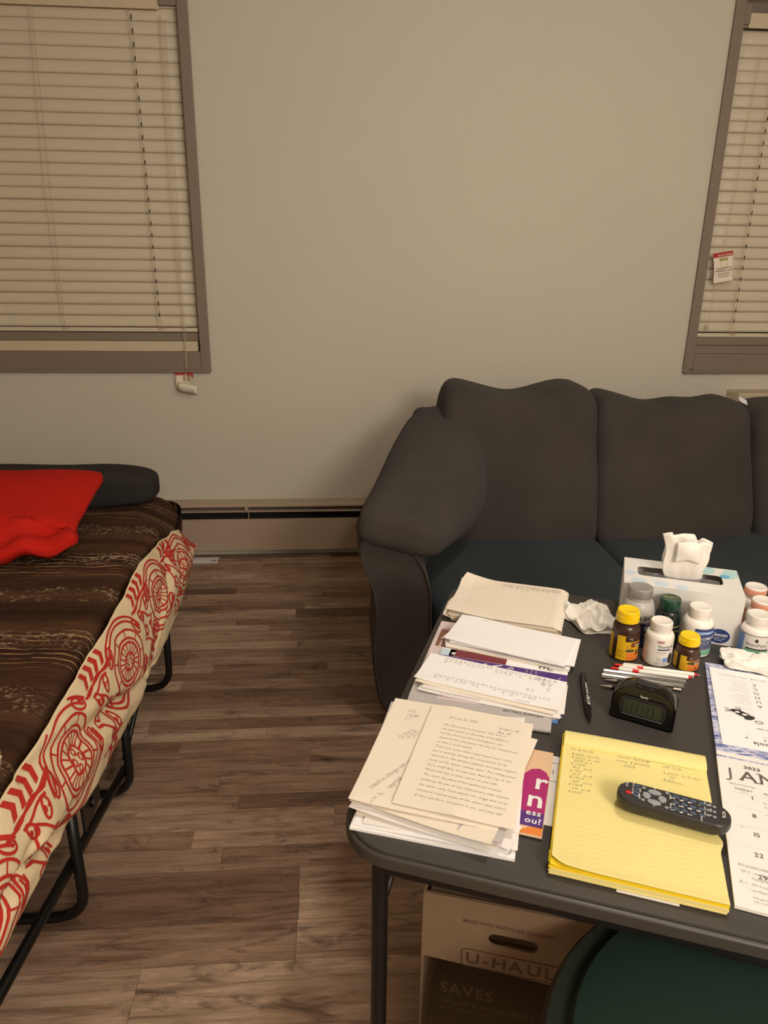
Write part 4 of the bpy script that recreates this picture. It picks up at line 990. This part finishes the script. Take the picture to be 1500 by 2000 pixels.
# silver cap bottle
t, hb = bottle('pill_bottle', 'large grey bottle with silver cap behind the taller yellow capped bottle', .418, .716, .0330, .124, .0240, .021, 18, GRYB, SIL, .006, .030)
l = lab(t, .0330, -.06, .058, .003, .056, NAVB); txt(t, .0330, 'A DAY', .0125, .006, .062, INKD, 'b', sx=.8); txt(l, .0330, '50+', .012, .012, .040, WINK, 'b'); txt(l, .0330, "MEN'S", .0045, .010, .052, WINK, 'n')
obj('label_dot', lift(poly2(el(.011, .028, .0058, .0050, 0, 20)), cyl(.0330, 0, 0, .0006)), YCAP, l); tlines(l, .0330, ['Multivitamin', 'Multimineral', 'tablets'], .0034, .002, .018, .0045, LBPL)
lab(t, .0322, -.034, -.018, .066, .074, LLIME, 'lime_patch', .0009)
# green bottle
t, hb = bottle('pill_bottle', 'dark green bottle with rounded green cap in front of the tissue box', .478, .718, .0240, .106, .0206, .021, 0, GBOT, GCAP, .003, .012, ribs=False)
obj('lettering', mv(lift(join2(xf2(text2d("Nature's", .0075, 'b', 0, 0, 'c'), 0, .004), xf2(text2d('Bounty', .0075, 'b', 0, 0, 'c'), 0, -.003), xf2(text2d('%', .006, 'b', 0, 0, 'c'), 0, -.010)), flat(0)), 0, 0, .1064), GOLD, t)
l = lab(t, .0240, -.034, .034, .004, .052, GBOT); obj('label_line', patch(.0240, -.034, .034, .050, .052, .0006), GOLD, l); obj('label_line', patch(.0240, -.034, .034, .040, .0412, .0006), GOLD, l); txt(l, .0240, 'Fl', .014, .012, .022, WINK, 'b')
# white complex bottle
t, hb = bottle('pill_bottle', 'large white bottle with white cap and blue label behind the small yellow capped bottle', .534, .706, .0300, .102, .0212, .0185, 4, WPL, WPL, .005, .016)
l = lab(t, .0300, -.010, .052, .018, .064, LBLU); obj('label_band', patch(.0300, -.010, .052, .052, .058, .0006), LBPL, l); txt(l, .0300, 'B-COMPLEX', .0085, .018, .040, WINK, 'b', sx=.72)
tlines(l, .0300, ['BETTER ENERGY', 'METABOLISM', 'Supports heart health', 'Dietary supplement', 'with Vitamin C'], .0036, .004, .034, .0046, WINK); txt(l, .0300, 'HIGH POTENCY', .0040, .014, .0535, WINK, 'b'); lab(t, .0300, -.010, .052, .006, .0175, LGRN, 'label_band')
# white bottle with mint band
def neuro(label, x, y, face, h=.088):
    t, hb = bottle('pill_bottle', label, x, y, .0300, h, .0226, .0185, face, WPL, WPL, .006, .014)
    l = lab(t, .0300, -.050, .050, .003, .050, LWHT); obj('label_line', patch(.0300, -.050, .050, .0495, .0508, .0006), INKD, l)
    txt(l, .0300, 'NeuroPure', .0094, .0, .0275, INKD, 'n', sx=.84); obj('logo_diamond', lift(poly2([(-.002, .036), (.002, .041), (.006, .036), (.002, .031+.0)]), lambda a, b: cyl(.0300, 0, 0, .0007)(a-.002, b+.004)), INKD, l)
    obj('label_band', patch(.0300, -.018, .024, .0195, .0225, .0006), INKD, l); obj('label_band', patch(.0300, -.020, .024, .0115, .0192, .0006), LGRN, l)
    obj('label_band', patch(.0300, -.050, -.024, .003, .048, .0005), LBPL, l); tlines(l, .0300, ['90 CAPSULES'], .0034, -.012, .0055, .004, INKD); obj('label_mark', patch(.0300, .022, .028, .036, .043, .0007), INKD, l)
    return t
neuro('white supplement bottle with mint green band and black diamond on its label', .650, .736, -6)
for lb, x, y, hh in (('peach banded white bottle directly behind the mint banded bottle', .667, .797, .093), ('peach banded white bottle farthest back, touching the tissue box corner', .664, .862, .095)):
    t, hb = bottle('pill_bottle', lb, x, y, .0285, hh, .0220, .0195, 10, WPL, WPL, .006, .013)
    obj('shrink_band', mv(lathe([(.0224, 0), (.0226, .001), (.0226, .014), (.0222, .015)], 36), 0, 0, hb+.0065), PINK, t, smooth='auto'); lab(t, .0285, -.045, .045, .003, .050, PINK)

# ---- pens
def pen(name, label, x0, y0, x1, y1, z, kind, cat='pen'):
    L_ = math.hypot(x1-x0, y1-y0); ang = math.degrees(math.atan2(y1-y0, x1-x0))
    r = .0045; t = thing(name, label, cat, TP(x0, y0, z+r, ang) @ Matrix.Rotation(PI/2, 4, 'Y'))     # local z along the pen
    if kind == 'rw':
        obj('barrel', mv(lathe([(.0040, 0), (r, .002), (r, L_*.78), (.0042, L_*.86)], 18), 0, 0, L_*.10), WPL, t, smooth='auto')
        obj('plunger', lathe([(.0022, 0), (.0026, .001), (.0026, L_*.10)], 14), REDP, t, smooth='auto')
        obj('band', mv(lathe([(r+.0002, 0), (r+.0002, .012)], 18), 0, 0, L_*.27), REDP, t)
        obj('clip', mv(box(-.0065, -.0045, -.0016, .0016, L_*.11, L_*.34), 0, 0, 0), WPL, t, bevel=.0005)
        obj('tip', mv(lathe([(.0042, 0), (.0036, .006), (.0016, .011)], 16), 0, 0, L_*.93), REDP, t, smooth='auto'); obj('point', mv(lathe([(.0007, 0), (.0004, .005)], 8), 0, 0, L_*.93+.011), CHROME, t)
    elif kind == 'clear':
        obj('barrel', lathe([(.0040, 0), (.0042, .001), (.0042, L_-.012), (.0042, L_)], 6), CLR, t); obj('refill', mv(lathe([(.0014, 0), (.0014, L_-.02)], 8), 0, 0, .01), GREY, t)
    else:
        obj('barrel', mv(lathe([(.0038, 0), (r, .004), (r, L_*.6), (.0038, L_*.72)], 18), 0, 0, L_*.16), GLOSS, t, smooth='auto')
        obj('tip', lathe([(.0006, 0), (.0018, .006), (.0034, L_*.14), (.0040, L_*.17)], 14), CHROME, t, smooth='auto')
        obj('ring', mv(lathe([(r+.0004, 0), (r+.0004, .004)], 16), 0, 0, L_*.62), CHROME, t); obj('clip', box(-.0070, -.0055, -.0016, .0016, L_*.62, L_*.88), CHROME, t, bevel=.0004); obj('plunger', mv(lathe([(.0028, 0), (.0028, L_*.1)], 12), 0, 0, L_*.88), CHROME, t, smooth='auto')
    return t
pen('ballpoint_pen', 'white and red click pen nearest the bottles', .377, .592, .530, .600, 0, 'rw'); pen('ballpoint_pen', 'white and red click pen nearer the alarm clock', .370, .577, .518, .587, 0, 'rw')
pen('clear_pen', 'clear grey plastic tube pen lying beside the white and red pens', .356, .562, .506, .568, 0, 'clear'); pen('clear_pen', 'clear grey plastic tube pen right behind the alarm clock, nearest the clock', .353, .545, .501, .551, 0, 'clear')
pen('ballpoint_pen', 'black pen with shiny tip behind the alarm clock, farther of the two black pens', .358, .530, .498, .536, 0, 'blk'); pen('ballpoint_pen', 'black pen with shiny tip behind the alarm clock, nearer of the two black pens', .349, .506, .486, .513, 0, 'blk')
# ---- marker
t = thing('marker', 'black permanent marker with white lettering lying left of the alarm clock', 'marker', TP(.318, .535, .0062, -83.7) @ Matrix.Rotation(PI/2, 4, 'Y'))
obj('barrel', mv(lathe([(.0045, 0), (.0058, .003), (.0060, .03), (.0060, .10), (.0050, .104)], 22), 0, 0, .02), GLOSS, t, smooth='auto')
obj('cap', lathe([(.0040, 0), (.0048, .002), (.0056, .026)], 22), MATB, t, smooth='auto'); obj('tip', mv(lathe([(.0050, 0), (.0044, .012), (.0024, .022), (.0016, .030)], 18), 0, 0, .124), GLOSS, t, smooth='auto')
def onmark(a, b): q = b/.006+.55; return (-.0063*math.cos(q), .0063*math.sin(q), a)
obj('lettering', lift(join2(xf2(text2d('Sharpie', .0095, 'b', 0, .25, sx=.9), .082, -.004), xf2(text2d('PERMANENT MARKER', .0045, 'b', sx=.85), .038, -.003), xf2(text2d('FINE POINT', .0034, 'b', sx=.85), .052, .003)), onmark), WINK, t)
# ---- alarm clock
t = thing('alarm_clock', 'small glossy black digital alarm clock with an arched top and unlit display', 'clock', TP(.366, .418, .0006, -12.4))
cw, chh, cdp = .106, .062, .052
def arch(w_, h_, r, n=10, base=.004):
    P = [(base, 0), (w_-base, 0), (w_, base)]
    for k in range(n+1): a = PI/2*k/n; P.append((w_-r+r*math.cos(PI/2-a+0)*0+r*math.cos(a), h_-r*.75+r*.75*math.sin(a)))
    for k in range(n+1): a = PI/2+PI/2*k/n; P.append((r+r*math.cos(a), h_-r*.75+r*.75*math.sin(a)))
    P.append((0, base)); return P
def csec(y, s, lean, h_=chh):
    return [(cw/2+(x-cw/2)*s, y+lean*z/h_, (z-.0)*(.5+.5*s) if True else z) for x, z in arch(cw, h_, .036)]
obj('case', loft([csec(.003, .94, .010), csec(0, .985, .010), csec(.004, 1, .010), csec(.036, 1, .006), csec(.047, .93, .002), csec(.052, .78, 0)]), GLOSS, t, smooth='auto')
def onface(a, b, off=.0006): return (a, .003-.0005-off+.010*b/chh*1.0-.0022, b)
lens = rrect(.078, .034, .012, 6, cw/2, .028)
obj('lens', lift(poly2(lens), lambda a, b: onface(a, b, .0)), MATB, t)
obj('display', lift(poly2(rrect(.062, .024, .004, 4, cw/2, .027)), lambda a, b: onface(a, b, .0004)), LCD, t)
segs = [rect2(.026+k*.0088+dx, .026+k*.0088+dx+.0022, .0175, .0365) for k in range(6) for dx in (0,)]
obj('segments', lift(join2(*segs), lambda a, b: onface(a, b, .0008)), LCD2, t)
obj('lettering', lift(xf2(text2d('Equity', .0060, 'n', 0, .25, 'c', sx=.85), cw/2, .0475), lambda a, b: onface(a, b, .0006)), WINK, t)
obj('trim_line', lift(join2(rect2(.020, .088, .0118, .0124, 4)), lambda a, b: onface(a, b, .0008)), GREY, t)
obj('button', mv(prism(rrect(.040, .012, .005, 4), 0, .003), cw/2, .030, chh-.0015), MATB, t, bevel=.0008)
for k in range(4): obj('button', mv(prism(rrect(.008, .004, .0018, 3), 0, .002), .024+k*.0195, .016, chh-.006 if k in (0, 3) else chh-.0008), MATB, t, bevel=.0005)

# ---- yellow legal pad
t = thing('legal_pad', 'yellow legal pad with pencil sums, pages rolled over its top, beside the calendar', 'notepad', TP(.291, .031, .0004, -.6))
pw, ph = .214, .292
obj('cardboard_back', box(.001, pw, .001, ph+.004, 0, .0012), CARD, t)
for k in range(7):
    obj('page_block', box(-.001+.0012*math.sin(k*2.1), pw-.001*math.cos(k*1.7), .001*math.sin(k*1.3), ph, .0012+.0020*k, .0012+.0020*k+.00195), YEL if k < 5 else YEL2, t)
zc = .0155
pf = lambda u, v: (pw*u+.0008, ph*v, zc+.0050*max(0, 1-math.hypot(u*1.3, v*3.2)*2.4)**1.4+.0006*(1+math.sin(u*5))+.0018*math.exp(-(v/.03)**2))
def edgef(u, v):
    a = pf(u, v); x = a[0]
    if u > .985: x += .0025*math.sin(v*40)*math.exp(-((v-.42)/.10)**2)+.004*math.exp(-((v-.38)/.05)**2)
    yb = .010*max(0, 1-u*9)**2*(1-v)
    return (x, a[1]+yb, a[2])
tpg = obj('top_page', grid(60, 60, edgef, thick=.0005), YEL, t)
for k in range(4): obj('bent_page', grid(14, 10, lambda u, v, k=k: (pw*.28*u-.001*k, .02*v+.002*k, zc-.0016+.004*max(0, 1-u*2.2)**2*(1.1-.25*k)), thick=.0004), YEL2, t)
def onpad(a, b): p = pf(a/pw, b/ph); return (p[0], p[1], p[2]+.0004)
obj('ruled_lines', lift(join2(*[rect2(.004, pw-.004, .018+k*.0087, .0183+k*.0087, 8) for k in range(29)]), onpad), LYEL if False else mat('pad_rule', (230, 216, 150), .8), tpg)
hw = join2(hand(['On $1,321.00'], .012, .248, .008, .01, 0), hand(['$ 998.30  Social Sec', '$ 1,024.50  Jan unch', '  525.00  Jan 2', '$ 1,299.00', '  80.14   Jan 12', '$  15.62', '  60.77   Jan 18', '$ 1,145.20', '  26.87   Jan 26', '$ 1,118.19', '  71.19   Jan 30', '$ 1,020.5'], .014, .236, .0070, .0082, -.5, .08, .72),
    hand(['monthly  $2,052.86', 'yearly  $ 24,634.32', '     (2023)'], .082, .250, .0080, .0100, 0, .07, .76), hand(['09.8 731.94'], .150, .247, .0072, .01), hand(['$ 4,715.97   Jan 30, 2023', '   - 200', '$ 4,515'], .150, .232, .0070, .0080, 0, .07, .72), join2(rect2(.148, .178, .2145, .215)))
obj('handwriting', lift(hw, onpad), INK, tpg)
rollP = [(ph-.034+.030*(.5-.5*math.cos(PI*k/10)) if False else 0, 0) for k in range(1)]
RP = []
for k in range(17):
    a = PI*k/16; RP.append((.018*math.cos(a), .0085*math.sin(a)**.7 if math.sin(a) > 0 else 0))
rollg = grid(20, 16, lambda u, v: (pw*u+.001, ph-.018+.0*u-RP[int(round(v*16))][0]*1.0*-1, zc+.0008+RP[int(round(v*16))][1]+.0006*math.sin(u*4)))
obj('rolled_pages', rollg, YEL, t, smooth=True); obj('rolled_end', grid(16, 2, lambda u, v: (pw+.001-.0006*(v), ph-.018+RP[int(round(u*16))][0]*(1-.15*v), zc+.0008+RP[int(round(u*16))][1]*(1-.5*v)*.98)), YEL2, t)
sheet('paper_sheet', 'white paper edge peeping out under the front of the yellow legal pad', 'paper', .075, .05, .375, .0275, 0, -.6, PAPW, .0003)
# ---- remote control
t = thing('remote_control', 'black remote control with blue, grey and red buttons lying on the yellow legal pad', 'remote', TP(.4475, .1655, .0192, -5.5) @ Matrix.Rotation(rad(.8), 4, 'Y'))
RL, RW = .150, .046
def rsec(z, s, dx=0, e=0):
    P = []
    for (a, b) in rrect(RL-2*s, RW-2*s, .0205, 8):
        k = (a/RL+.5); P.append((a+dx, b*(1.0+.03*math.cos(k*PI*2)), z+e*(a/RL)**2))
    return P
obj('body', loft([rsec(0, .010), rsec(.0012, .006), rsec(.008, .0012), rsec(.014, 0), rsec(.0210, .0006), rsec(.0230, .0022)]), REMB, t, smooth='auto')
def button(x, y, rx, ry, m_, h_=.0016, n=14, nm='button'): return obj(nm, mv(prism(disc2(rx, ry, n), 0, h_), x, y, .0228), m_, t, bevel=.0004, seg=1)
X0 = -RL/2
button(X0+.0155, -.003, .0042, .0030, REDP)
for yy in (.016, .0105): button(X0+.012, yy, .0022, .0017, GREY)
for k, yy in enumerate((.0150, .0080, .0010, -.0065)): button(X0+.0255, yy, .0038, .0024, BLUB)
for yy in (.0150, -.0110): button(X0+.035, yy, .0030, .0020, GREY)
cxr = X0+.050
for (dx, dy, w_, h_) in ((0, .0105, .0092, .0050), (0, -.0105, .0092, .0050), (-.0105, 0, .0056, .0066), (.0105, 0, .0056, .0066)):
    button(cxr+dx, dy, w_, h_, GREY, .0018, 18, 'direction_pad')
for yy in (.0165, -.0145): button(X0+.0665, yy, .0030, .0020, GREY)
for i in range(4):
    for j in range(3): button(X0+.078+i*.0112, .0135-j*.0125, .0046, .0030, BLUB)
for i in range(2):
    for j in range(3): button(X0+.1195+i*.0082, .0135-j*.0105, .0026, .0020, GREY)
dg_ = [('3', 0, 0), ('2', 0, 1), ('1', 0, 2), ('6', 1, 0), ('5', 1, 1), ('4', 1, 2), ('9', 2, 0), ('8', 2, 1), ('7', 2, 2), ('-', 3, 0), ('0', 3, 1)]
gs = [xf2(text2d(c, .0078, 'b', align='c'), X0+.0765+i*.0112, .0070-j*.0125+.000, 90) for c, i, j in dg_]
gs += [xf2(text2d(s, .0030, 'b', align='c'), x, y, 90) for s, x, y in (('CBL/SAT TV VCR', X0+.0218, .006), ('MUTE', X0+.0315, .006), ('INFO', X0+.0315, -.009), ('VOL', cxr+.001, .0185), ('VOL', cxr+.001, -.018), ('GUIDE', X0+.0715, .008), ('BACK', X0+.0725, -.0105), ('MENU', X0+.0305, -.005), ('INPUT', X0+.1165, .0165), ('PLAY', X0+.1165, .004), ('STOP', X0+.1165, -.007), ('REC', X0+.1236, .0135), ('REW', X0+.1240, .003), ('FF', X0+.1240, -.0075), ('ENTER', X0+.1120, -.0190))]
gs.append(xf2(text2d('RCA', .0062, 'b', align='c'), X0+.1415, .001, 90))
obj('lettering', lift(join2(*gs), flat(.0251)), WINK, t)

# ---- calendar
t = thing('wall_calendar', 'open wall calendar showing January 2023 below a blue engraved picture', 'calendar', TP(.5145, .043, .0004, -3.3))
cwid, chi = .305, .306
obj('lower_page', grid(10, 10, lambda u, v: (cwid*u, chi*v, .0050+.0006*math.sin(u*3)), thick=.0046), PAPER, t)
cup = obj('upper_page', grid(10, 10, lambda u, v: (cwid*u, chi+.001+chi*v, .0046+.002*(1-v)), thick=.0040), ART, t)
obj('lower_margin', lift(rect2(.0, cwid, chi+.001, chi+.012, 2), flat(.0069)), PAPER, t)
jan = []
def serif(s, size, x, y):
    g = text2d(s, size, 't', sx=1.15, sp=.05); jan.append(xf2(g, x, y))
    for (a, b) in []: pass
serif('J', .036, .012, .255)
xx = .030
for c, ww in (('A', .026), ('N', .028), ('U', .027), ('A', .026), ('R', .026), ('Y', .025)):
    gv, gf, adv = GL['n', c]; jan.append(([(xx+a*.034*1.08, .2545+b*.034) for a, b in gv], gf))
    feet = {'A': ((0, 0), (1, 0)), 'N': ((0, 0), (0, 1), (1, 1)), 'U': ((0, 1), (1, 1)), 'R': ((0, 0), (1, 0)), 'Y': ((0, 1), (1, 1), (.5, 0))}[c]
    x1 = max(a for a, b in gv)*.034*1.08; yt = max(b for a, b in gv)*.034
    for fx, fy in feet: jan.append(rect2(xx+x1*fx-.0035+(.0018 if fx == 0 else -.0018 if fx == 1 else 0), xx+x1*fx+.0035+(.0018 if fx == 0 else -.0018 if fx == 1 else 0), .2545+yt*fy-.0008, .2545+yt*fy+.0006))
    xx += ww
jan.append(xf2(text2d('2023', .0100, 'b', sx=1.1), .038, .285))
jan.append(xf2(text2d('January Powamuya', .0044, 'n'), .014, .240))
cw7 = .0415
grey = []
for k, d in enumerate(['SUNDAY', 'MONDAY', 'TUESDAY', 'WEDNESDAY', 'THURSDAY', 'FRIDAY', 'SATURDAY']):
    jan.append(xf2(text2d(d, .0062, 'n', align='c'), .012+cw7*(k+.5), .229)); grey.append(rect2(.014+cw7*k, .012+cw7*(k+1)-.002, .2215, .2219))
    grey.append(xf2(text2d('Ahote', .0036, 'n', align='c'), .012+cw7*(k+.5), .224))
for wk in range(5):
    for k in range(7):
        d = wk*7+k+1
        if d > 31: continue
        jan.append(xf2(text2d(str(d), .0115, 'n', align='r'), .003+cw7*(k+1), .212-wk*.0395))
    grey.append(rect2(.016, .29, .1890-wk*.0395, .1893-wk*.0395, 3))
jan.append(poly2(el(.022, .1465, .0008, .0008, 0, 8)))
obj('lettering', lift(join2(*jan), flat(.0062)), mat('calendar_ink', (96, 86, 78), .6), t)
obj('grid_lines', lift(join2(*grey), flat(.0062)), GPAP, t)
obj('handwriting', lift(join2(hand(['Rent to Pay', 'Xcel Bill', '# 175.00', 'total due'], .056, .207, .0066, .0082), hand(['KITCHEN CABINET DONE', ' 120-2 - 8 : floor', '        TUESDAY 11-7', '8n-1   Electrician due', '        to Outlet Repl'], .010, .070, .0066, .0100, -2), hand(['THE JANUARY BUYS AT', 'THE OUTLET STORE'], .022, .018, .0048, .0066, -1, .02)), flat(.0063)), INK, t)
# ---- insert sheet lying upside down on the calendar
def UD(g, x, y): return xf2(g, x, y, 180)                      # upside down, x = right end of the line
rr = random.Random(8)
W_ = ['the', 'sun', 'day', 'spring', 'legend', 'of', 'rain', 'and', 'corn', 'people', 'mesa', 'stone', 'figure', 'bird', 'clan', 'carved', 'path', 'is', 'shown']
def line(n_): return ' '.join(rr.choice(W_) for _ in range(n_))
para = []
for k in range(15): para.append(UD(text2d(line(4), .0044, 't', sx=.72), .062-.001*(k % 3), .214-k*.0074-(.004 if k > 5 else 0)-(.005 if k > 10 else 0)))
for k in range(13): para.append(UD(text2d(line(5), .0044, 't', sx=.8), .162, .210-k*.0090))
for k in range(8): para.append(UD(text2d(line(5), .0044, 't', sx=.8), .165, .106-k*.0064))
para.append(UD(text2d('TELUCK  (Sun Watcher)', .0080, 't', 0, .2, sx=1.0), .100, .232))
para.append(UD(text2d('Stone Spirits, the artist is from the mesa', .0056, 'b', sx=.95), .160, .064)); para.append(UD(text2d(line(9), .0042, 't', sx=.8), .160, .055))
for k in range(6): para += [UD(text2d(line(2), .0038, 't', sx=.7), .050+k*.028, .042), UD(text2d(line(1), .0038, 't', sx=.8), .046+k*.028, .037), poly2(el(.040+k*.028, .030, .0022, .0018, 0, 8))]
ic = [UD(text2d('an explanation of symbols', .0145, 'b', sx=.95), .212, .022)]+[UD(text2d(c, .0125, 'n', align='c'), .074, .212-k*.0145) for k, c in enumerate(['E', 'C', '@' if False else 'O', 'H', 'U', 'A'])]
fig = (lambda *a: a)(poly2(el(.040, .102, .018, .008, -28, 18)), poly2(el(.052, .092, .010, .006, 30, 14)), stroke2(el(.066, .083, .006, .004, 0, 12), .0014, True), *[stroke2([(.026, .106), (.014, .106+d)], .0011) for d in (-.006, 0, .007)], *[stroke2([(.040, .110), (.036+d, .120)], .0011) for d in (-.004, .003)])
eyes = join2(poly2(el(.034, .104, .0040, .0026, 0, 10)), poly2(el(.045, .099, .0046, .003, 0, 10)), poly2(el(.028, .099, .0030, .0022, 0, 10)))
sheet('insert_sheet', 'white printed sheet of symbols lying upside down on the calendar picture', 'paper', .260, .252, .545, .381, .0072, -2.2, PAPW, .0006, prints=[(join2(*ic), INK, 'lettering'), (join2(*para), INK, 'small_print')])
o = bpy.data.objects['insert_sheet']
for q_, g_ in enumerate(fig): obj('drawing', lift(g_, flat(.0010+.00005*q_)), INKD, o)
obj('drawing', lift(eyes, flat(.0016)), PAPW, o)

# ================================================================== under and in front of the table
t = thing('cardboard_box', 'brown cardboard moving box with a hand slot standing open under the card table', 'box', Matrix.Translation((.152, .968, 0)) @ Matrix.Rotation(rad(-17), 4, 'Z'))
BW, BD, BH = .345, .33, .455
slot = rrect(.085, .026, .0125, 6, BW*.46, BH-.078); outb = [(0, .001), (BW, .001), (BW, BH), (0, BH)]
def face_with_slot():
    """front panel as ring of quads between the slot and the panel edge"""
    n_ = len(slot); O_ = []
    cx, cz = BW*.46, BH-.078
    for (a, b) in slot:
        dx, dz = a-cx, b-cz; k = min([((BW-cx)/dx if dx > 0 else (-cx)/dx) if abs(dx) > 1e-9 else 1e9, ((BH-cz)/dz if dz > 0 else (.001-cz)/dz) if abs(dz) > 1e-9 else 1e9]); O_.append((cx+dx*k, cz+dz*k))
    V = []; F = []
    for yy in (0, .004):
        V += [(a, yy, b) for a, b in slot]+[(a, yy, b) for a, b in O_]
    for k in range(n_):
        q = (k+1) % n_
        F += [(k, q, n_+q, n_+k), (2*n_+k, 3*n_+k, 3*n_+q, 2*n_+q), (k, 2*n_+k, 2*n_+q, q)]
    cs = [(0, .001), (BW, .001), (BW, BH), (0, BH)]
    for c in cs:                                                         # fill the corners
        best = None
        for k in range(n_):
            q = (k+1) % n_; A, Bq = O_[k], O_[q]
            if (abs(A[0]-c[0]) < 1e-6 and abs(Bq[1]-c[1]) < 1e-6) or (abs(A[1]-c[1]) < 1e-6 and abs(Bq[0]-c[0]) < 1e-6): best = (k, q)
        if best:
            for lay, yy in ((0, 0), (2*n_, .004)):
                V.append((c[0], yy, c[1])); F.append((lay+n_+best[0], lay+n_+best[1], len(V)-1))
    return V, F
obj('front_panel', face_with_slot(), CARD, t)
obj('side_panel', box(0, .004, .0045, BD, .001, BH), CARD, t); obj('side_panel', box(BW-.004, BW, .0045, BD, .001, BH), CARD, t); obj('back_panel', box(.0045, BW-.0045, BD-.004, BD, .001, BH), CARD, t); obj('bottom_panel', box(.0045, BW-.0045, .0045, BD-.0045, .001, .005), CARD, t)
obj('flap', grid(4, 4, lambda u, v: (.002-.02*v, .01+(BD-.02)*u, BH+.15*v), thick=.003), CARD, t); obj('flap', grid(4, 4, lambda u, v: (BW-.002+.12*v, .01+(BD-.02)*u, BH-.02*v), thick=.003), CARD, t)
obj('flap', grid(4, 4, lambda u, v: (.01+(BW-.02)*u, .003+.12*v, BH-.01-.03*v), thick=.003), CARD, t)
PZ = BH+.020; PX = -.014
pr = join2(frame2(.175, .042, .0022, .009, BW*.50+PX, PZ-.150), xf2(text2d('U-HAUL', .034, 'b', align='c', sx=1.1, sp=.06), BW*.50+PX, PZ-.162), xf2(text2d('MADE WITH RECYCLED CONTENT', .010, 'b', align='c', sx=.9), BW*.43, PZ-.070),
    xf2(text2d('SAVES', .036, 'b', sx=.9), .036, PZ-.245), xf2(text2d('THIS BOX IS REUSABLE', .013, 'b', sx=.9), .036, PZ-.270), xf2(text2d('WWW.REUSE BOXES', .010, 'b', sx=.9), .036, PZ-.286), rect2(.03, .12, PZ-.36, PZ-.348), xf2(text2d('SMALL BOX', .018, 'b', sx=.9), .16, PZ-.270))
obj('print', lift(pr, lambda a, b: (a, -.0006, b)), CARDP, t)
# ---- chair
t = thing('padded_chair', 'dark green round padded chair seat pushed under the front of the card table', 'chair', Matrix.Translation((.590, .575, 0)) @ Matrix.Rotation(rad(-20), 4, 'Z'))
def sp_(r, z): return lathe([(r*.2, z), (r, z)], 48)
SZ = .062
obj('seat', mv(lathe([(.02, .405), (.25, .407), (.292, .415), (.300, .430), (.292, .446), (.24, .462), (.12, .468), (.01, .469)], 56), 0, 0, SZ), TEAL, t, smooth='auto')
obj('piping', mv(lathe([(.296, .402), (.328, .406), (.336, .416), (.328, .428), (.300, .431)], 56), 0, 0, SZ), TEAL2, t, smooth='auto')
obj('seat_ring', mv(lathe([(.27, 0), (.282, .004), (.282, .014), (.27, .018)], 48), 0, 0, .384+SZ), BLKM, t, smooth='auto')
for a in (45, 135, 225, 315):
    c, s = math.cos(rad(a)), math.sin(rad(a)); obj('leg', tube([(.24*c, .24*s, .385+SZ), (.26*c, .26*s, .010)], .0125, 12), BLKM, t, smooth='auto'); obj('leg_cap', mv(lathe([(.014, 0), (.015, .02), (.0125, .024)], 12),   .2608*c, .2608*s, 0), RIM, t)

# small print, handwriting and rows of lettering are too fine to part letter by letter
for o in bpy.data.objects:
    if o.type == 'MESH' and o.parent and o.parent.name == 'wall_calendar' and o.name.startswith('lettering'): o['kind'] = 'stuff'
    if o.type == 'MESH' and o.parent and o.parent.name == 'cardboard_box' and o.name.startswith('print'): o['kind'] = 'stuff'
    if o.type == 'MESH' and o.parent and o.name.split('.')[0] in ('handwriting', 'small_print', 'ruled_lines', 'grid_lines', 'red_pattern'): o['kind'] = 'stuff'
